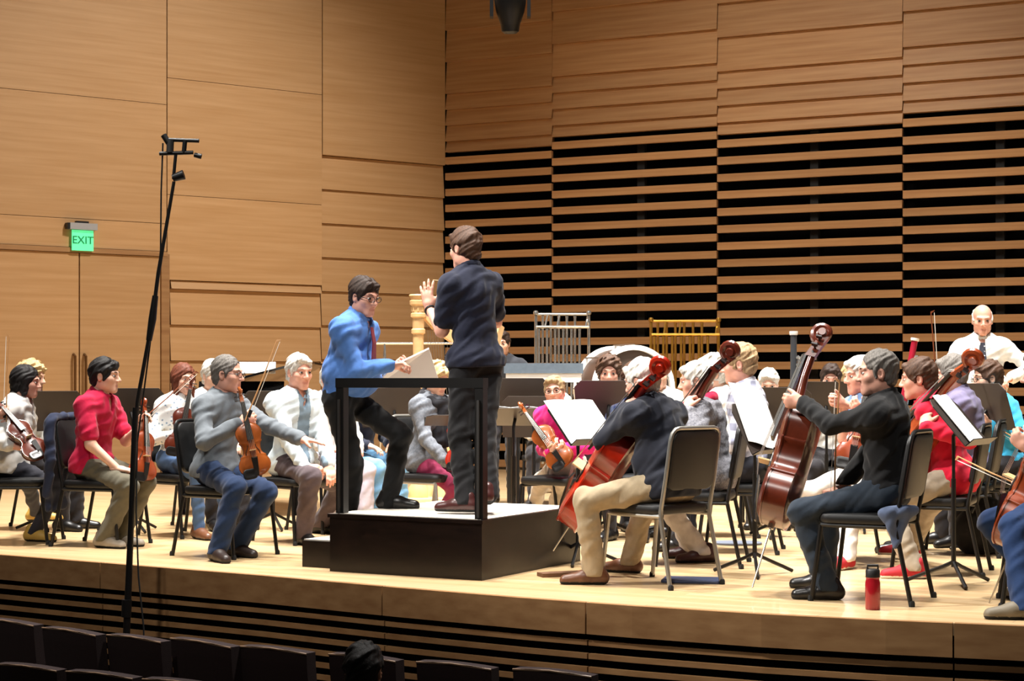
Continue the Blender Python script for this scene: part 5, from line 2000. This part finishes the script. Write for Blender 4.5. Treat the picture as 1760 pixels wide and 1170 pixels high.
# ------------------------------------------------------------------ exit sign over the doors
aS, dS = wall_a(139, CORNER, LD)
so = thing('exit_sign', 'lit green exit sign above the wooden double doors', 'exit sign')
RS = Matrix(((-LD[0], LN[0], 0), (-LD[1], LN[1], 0), (0, 0, 1)))       # x to the right along the wall, y out of the wall
so.matrix_world = Matrix.Translation((CORNER[0] + LD[0] * aS, CORNER[1] + LD[1] * aS, lz(139, 407))) @ RS.to_4x4()
sw_ = 0.29
mb = MB()
mb.box((0, 0.05, 0.115), (sw_ + 0.04, 0.09, 0.075))
mb.build('housing', mat('sign_grey_housing', (150, 150, 152), 0.5), so)
mb = MB()
mb.box((0, 0.03, 0.165), (0.15, 0.05, 0.025))
mb.box((-0.18, 0.05, 0.115), (0.03, 0.08, 0.07))
mb.build('mount', BLACK, so)
mb = MB()
mb.box((0, 0.05, -0.045), (sw_ - 0.03, 0.012, 0.235))
pan = mb.build('panel', mat('lit_green_panel', (96, 236, 160), 0.3, emit=0.75), so)
cu = bpy.data.curves.new('exit_letters', 'FONT')
cu.body = 'EXIT'
cu.size = 0.125
cu.align_x = 'CENTER'
cu.align_y = 'CENTER'
cu.extrude = 0.004
tmp = bpy.data.objects.new('exit_letters_tmp', cu)
col.objects.link(tmp)
dg = bpy.context.evaluated_depsgraph_get()
me = bpy.data.meshes.new_from_object(tmp.evaluated_get(dg))
bpy.data.objects.remove(tmp)
me.materials.clear()
me.materials.append(mat('lit_green_letters', (14, 120, 72), 0.4, emit=0.35))
lo = bpy.data.objects.new('letters', me)
col.objects.link(lo)
lo.parent = pan
# text x -> -x of the sign frame (which runs right to left from the stage), facing the stage
lo.matrix_local = Matrix(((-1, 0, 0, 0), (0, 0, 1, 0.060), (0, 1, 0, -0.045), (0, 0, 0, 1))) if RS.determinant() > 0 else Matrix(((1, 0, 0, 0), (0, 0, 1, 0.060), (0, 1, 0, -0.045), (0, 0, 0, 1)))
lo.scale = (lo.scale[0], lo.scale[1], lo.scale[2])

# ------------------------------------------------------------------ moving light hanging from above
fd_ = 15.0
fc = W(877, 24, fd_)
fx_ = thing('stage_light', 'black stage light hanging at the top of the picture', 'stage light', (fc.x, fd_, fc.z - 0.2))
mb = MB()
mb.lathe([(0.05, -0.02), (0.075, 0.0), (0.085, 0.06), (0.12, 0.16), (0.135, 0.24), (0.135, 0.52), (0.10, 0.60)], Matrix.Translation((0, 0, 0.05)) @ Matrix.Rotation(math.radians(10), 4, 'X'), 20)
hd2 = mb.build('lamp_head', BLACK, fx_, True)
mb = MB()
mb.lathe([(0.001, -0.025), (0.045, -0.022), (0.05, -0.012)], Matrix.Translation((0, 0, 0.05)) @ Matrix.Rotation(math.radians(10), 4, 'X'), 16)
mb.build('lens', mat('dark_lens_glass', (40, 44, 50), 0.05, coat=1.0), hd2, True)
mb = MB()
for sx in (-1, 1):
    mb.box((sx * 0.16, 0, 0.42), (0.03, 0.10, 0.5))
mb.box((0, 0, 0.70), (0.36, 0.14, 0.10))
mb.build('yoke', BLACK, fx_)
mb = MB()
mb.tube([(0, 0, 0.7), (0, 0, 4.5)], 0.02, 8)
mb.tube([(-2.5, 0, 4.5), (2.5, 0, 4.5)], 0.025, 8)
mb.build('hanging_pipe', BLACK, fx_, True)

# ------------------------------------------------------------------ small things on the stage floor
gb = G(1500, 1047)
bo = thing('water_bottle', 'red water bottle with black cap at the stage edge', 'bottle', tuple(gb))
mb = MB()
mb.lathe([(0.034, 0.0), (0.038, 0.006), (0.038, 0.135), (0.034, 0.150), (0.034, 0.158), (0.036, 0.165)], None, 20)
mb.build('body', mat('translucent_red_plastic', (150, 20, 34), 0.2, coat=0.4), bo, True)
mb = MB()
mb.lathe([(0.036, 0.163), (0.036, 0.196), (0.030, 0.204), (0.001, 0.205)], None, 20)
mb.build('cap', BLACKP, bo, True)
mb = MB()
mb.tube([(-0.026, 0, 0.20), (-0.026, 0, 0.222), (0.026, 0, 0.222), (0.026, 0, 0.20)], 0.006, 6)
mb.build('carry_loop', BLACKP, bo, True)
ga, gb = G(928, 991), G(1000, 988)
mb = MB()
mb.bar(ga + Vector((0, 0, 0.012)), gb + Vector((0, 0, 0.012)), 0.10, 0.022)
o = mb.build('endpin_board', mat('board_brown', (112, 78, 54), 0.6, pattern='wood', var=0.2, vscale=3))
tag(o, 'flat brown board on the floor under the red cello endpin', 'board')
g1 = G(1190, 999)
mb = MB()
mb.pad(0.34, 0.24, 0.016, 0.004, 0.03, Matrix.Translation((g1.x, g1.y, 0.0085)) @ Matrix.Rotation(math.radians(-12), 4, 'Z'))
o = mb.build('blue_folder', mat('folder_navy', (52, 62, 92), 0.5), None, True)
tag(o, 'navy folder lying flat under the silver-framed chair', 'folder')
g1 = G(1268, 935)
mb = MB()
mb.pad(0.34, 0.26, 0.016, 0.004, 0.12, Matrix.Translation((g1.x, g1.y, 0.0085)))
o = mb.build('grey_floor_mat', mat('mat_slate', (92, 98, 112), 0.7), None, True)
tag(o, 'slate oval mat on the floor behind the silver-framed chair', 'mat')
g1 = G(1690, 952)
jk = SD()
jk.el(g1 + Vector((0, 0.05, 0.15)), (0.20, 0.15, 0.17), None, 0)
jk.el(g1 + Vector((0.05, 0.05, 0.22)), (0.13, 0.12, 0.16), None, 0.05)
jk.fold(0.006, 30, 1)
jk.cut(g1 + Vector((0, 0, 0.002)), (0, 0, -1))
bg = thing('bag', 'black soft bag on the floor under the chair at right', 'bag', tuple(g1))
Vb, Qb = jk.mesh(0.012)
sd_object('bag_body', [(Vb, Qb, 0)], [C('black_nylon', (20, 19, 20))], bg, g1)
mb = MB()
mb.tube([g1 + Vector((-0.10, -0.08, 0.28)), g1 + Vector((-0.03, -0.09, 0.42)), g1 + Vector((0.08, -0.06, 0.42)), g1 + Vector((0.14, -0.04, 0.30))], 0.010, 8)
mb.build('handle', BLACKP, bg, True, g1)

# ------------------------------------------------------------------ audience seats
def edge_line(u, v, z):
    d = (CH - z) * F / (v - HOR)
    return W(u, v, d)


def theatre_seat(label, a, b, first=[None], group='theatre seats'):
    """a, b: left and right top corners of the seat back as seen from behind"""
    a, b = Vector(a), Vector(b)
    c = (a + b) / 2
    w = (b - a).length
    x = (b - a).normalized()
    rz = math.atan2(x.y, x.x)
    H0 = c.z + 1.15
    t = thing('theatre_seat', label, 'seat', (c.x, c.y, -1.15), rz, group)
    mb = MB()
    n = 8
    rs = []
    for q, bow_ in ((0.28, 0.0), (0.75, -0.02), (0.93, -0.03), (1.0, -0.03)):
        ring = []
        for s_ in range(n + 1):
            k = -1 + 2 * s_ / n
            ring.append(Vector((k * w / 2 * (0.95 + 0.05 * q), -0.035 + bow_ - 0.05 * q + 0.02 * (1 - k * k) * -1, H0 * q + (0.012 * (1 - k * k) if q == 1.0 else 0))))
        for s_ in range(n, -1, -1):
            k = -1 + 2 * s_ / n
            ring.append(Vector((k * w / 2 * (0.95 + 0.05 * q), 0.035 + bow_ - 0.05 * q + 0.02 * (1 - k * k) * -1, H0 * q + (0.012 * (1 - k * k) if q == 1.0 else 0))))
        rs.append(ring)
    mb.rings(rs)
    mb.build('back_cushion', MAROON, t)
    mb = MB()
    mb.pad(w * 0.9, 0.44, 0.12, 0.03, 0.06, Matrix.Translation((0, 0.26, 0.42)), 4)
    mb.build('seat_cushion', MAROON, t, True)
    for sg in (-1, 1):
        mb = MB()
        mb.box((sg * w * 0.52, 0.14, 0.32), (0.035, 0.34, 0.63))
        mb.build('side_panel', mat('seat_side_wood', (70, 44, 30), 0.5), t)
        mb = MB()
        mb.pad(0.05, 0.34, 0.035, 0.01, 0.02, Matrix.Translation((sg * w * 0.52, 0.16, 0.645)), 3)
        mb.build('armrest', mat('armrest_wood', (96, 64, 42), 0.35), t, True)
    mb = MB()
    mb.tube([(-w / 2, -0.115, H0 - 0.004), (0, -0.135, H0 + 0.010), (w / 2, -0.115, H0 - 0.004)], 0.006, 6)
    mb.build('top_highlight', mat('seat_top_highlight', (120, 96, 76), 0.35), t, True)  # pale line painted as the highlight along the seat top
    return t


ZS = -0.25
row1 = [(-6, 86, 1059, 1071, 'front-row seat at the bottom left corner'), (102, 194, 1074, 1088, 'front-row seat left of the microphone stand'), (212, 305, 1086, 1099, 'front-row seat below the microphone stand'),
        (322, 426, 1092, 1108, 'front-row seat right of the microphone stand'), (438, 552, 1105, 1118, 'front-row seat left of the listener head'), (590, 704, 1118, 1131, 'front-row seat hidden by the listener head'),
        (738, 866, 1131, 1144, 'front-row seat right of the listener head'), (902, 1036, 1143, 1156, 'rightmost front-row seat in view')]
for u0, u1, v0, v1, lab in row1:
    theatre_seat('dark maroon ' + lab, edge_line(u0, v0, ZS), edge_line(u1, v1, ZS))
for u0, u1, v0, v1, lab in [(-120, -12, 1118, 1130, 'second-row seat beyond the left edge'), (20, 126, 1135, 1147, 'second-row seat nearest the left edge'), (142, 256, 1147, 1160, 'second-row seat, second from left'), (272, 390, 1160, 1173, 'second-row seat, third from left')][1:]:
    theatre_seat('dark maroon ' + lab, edge_line(u0, v0, -0.30), edge_line(u1, v1, -0.30))
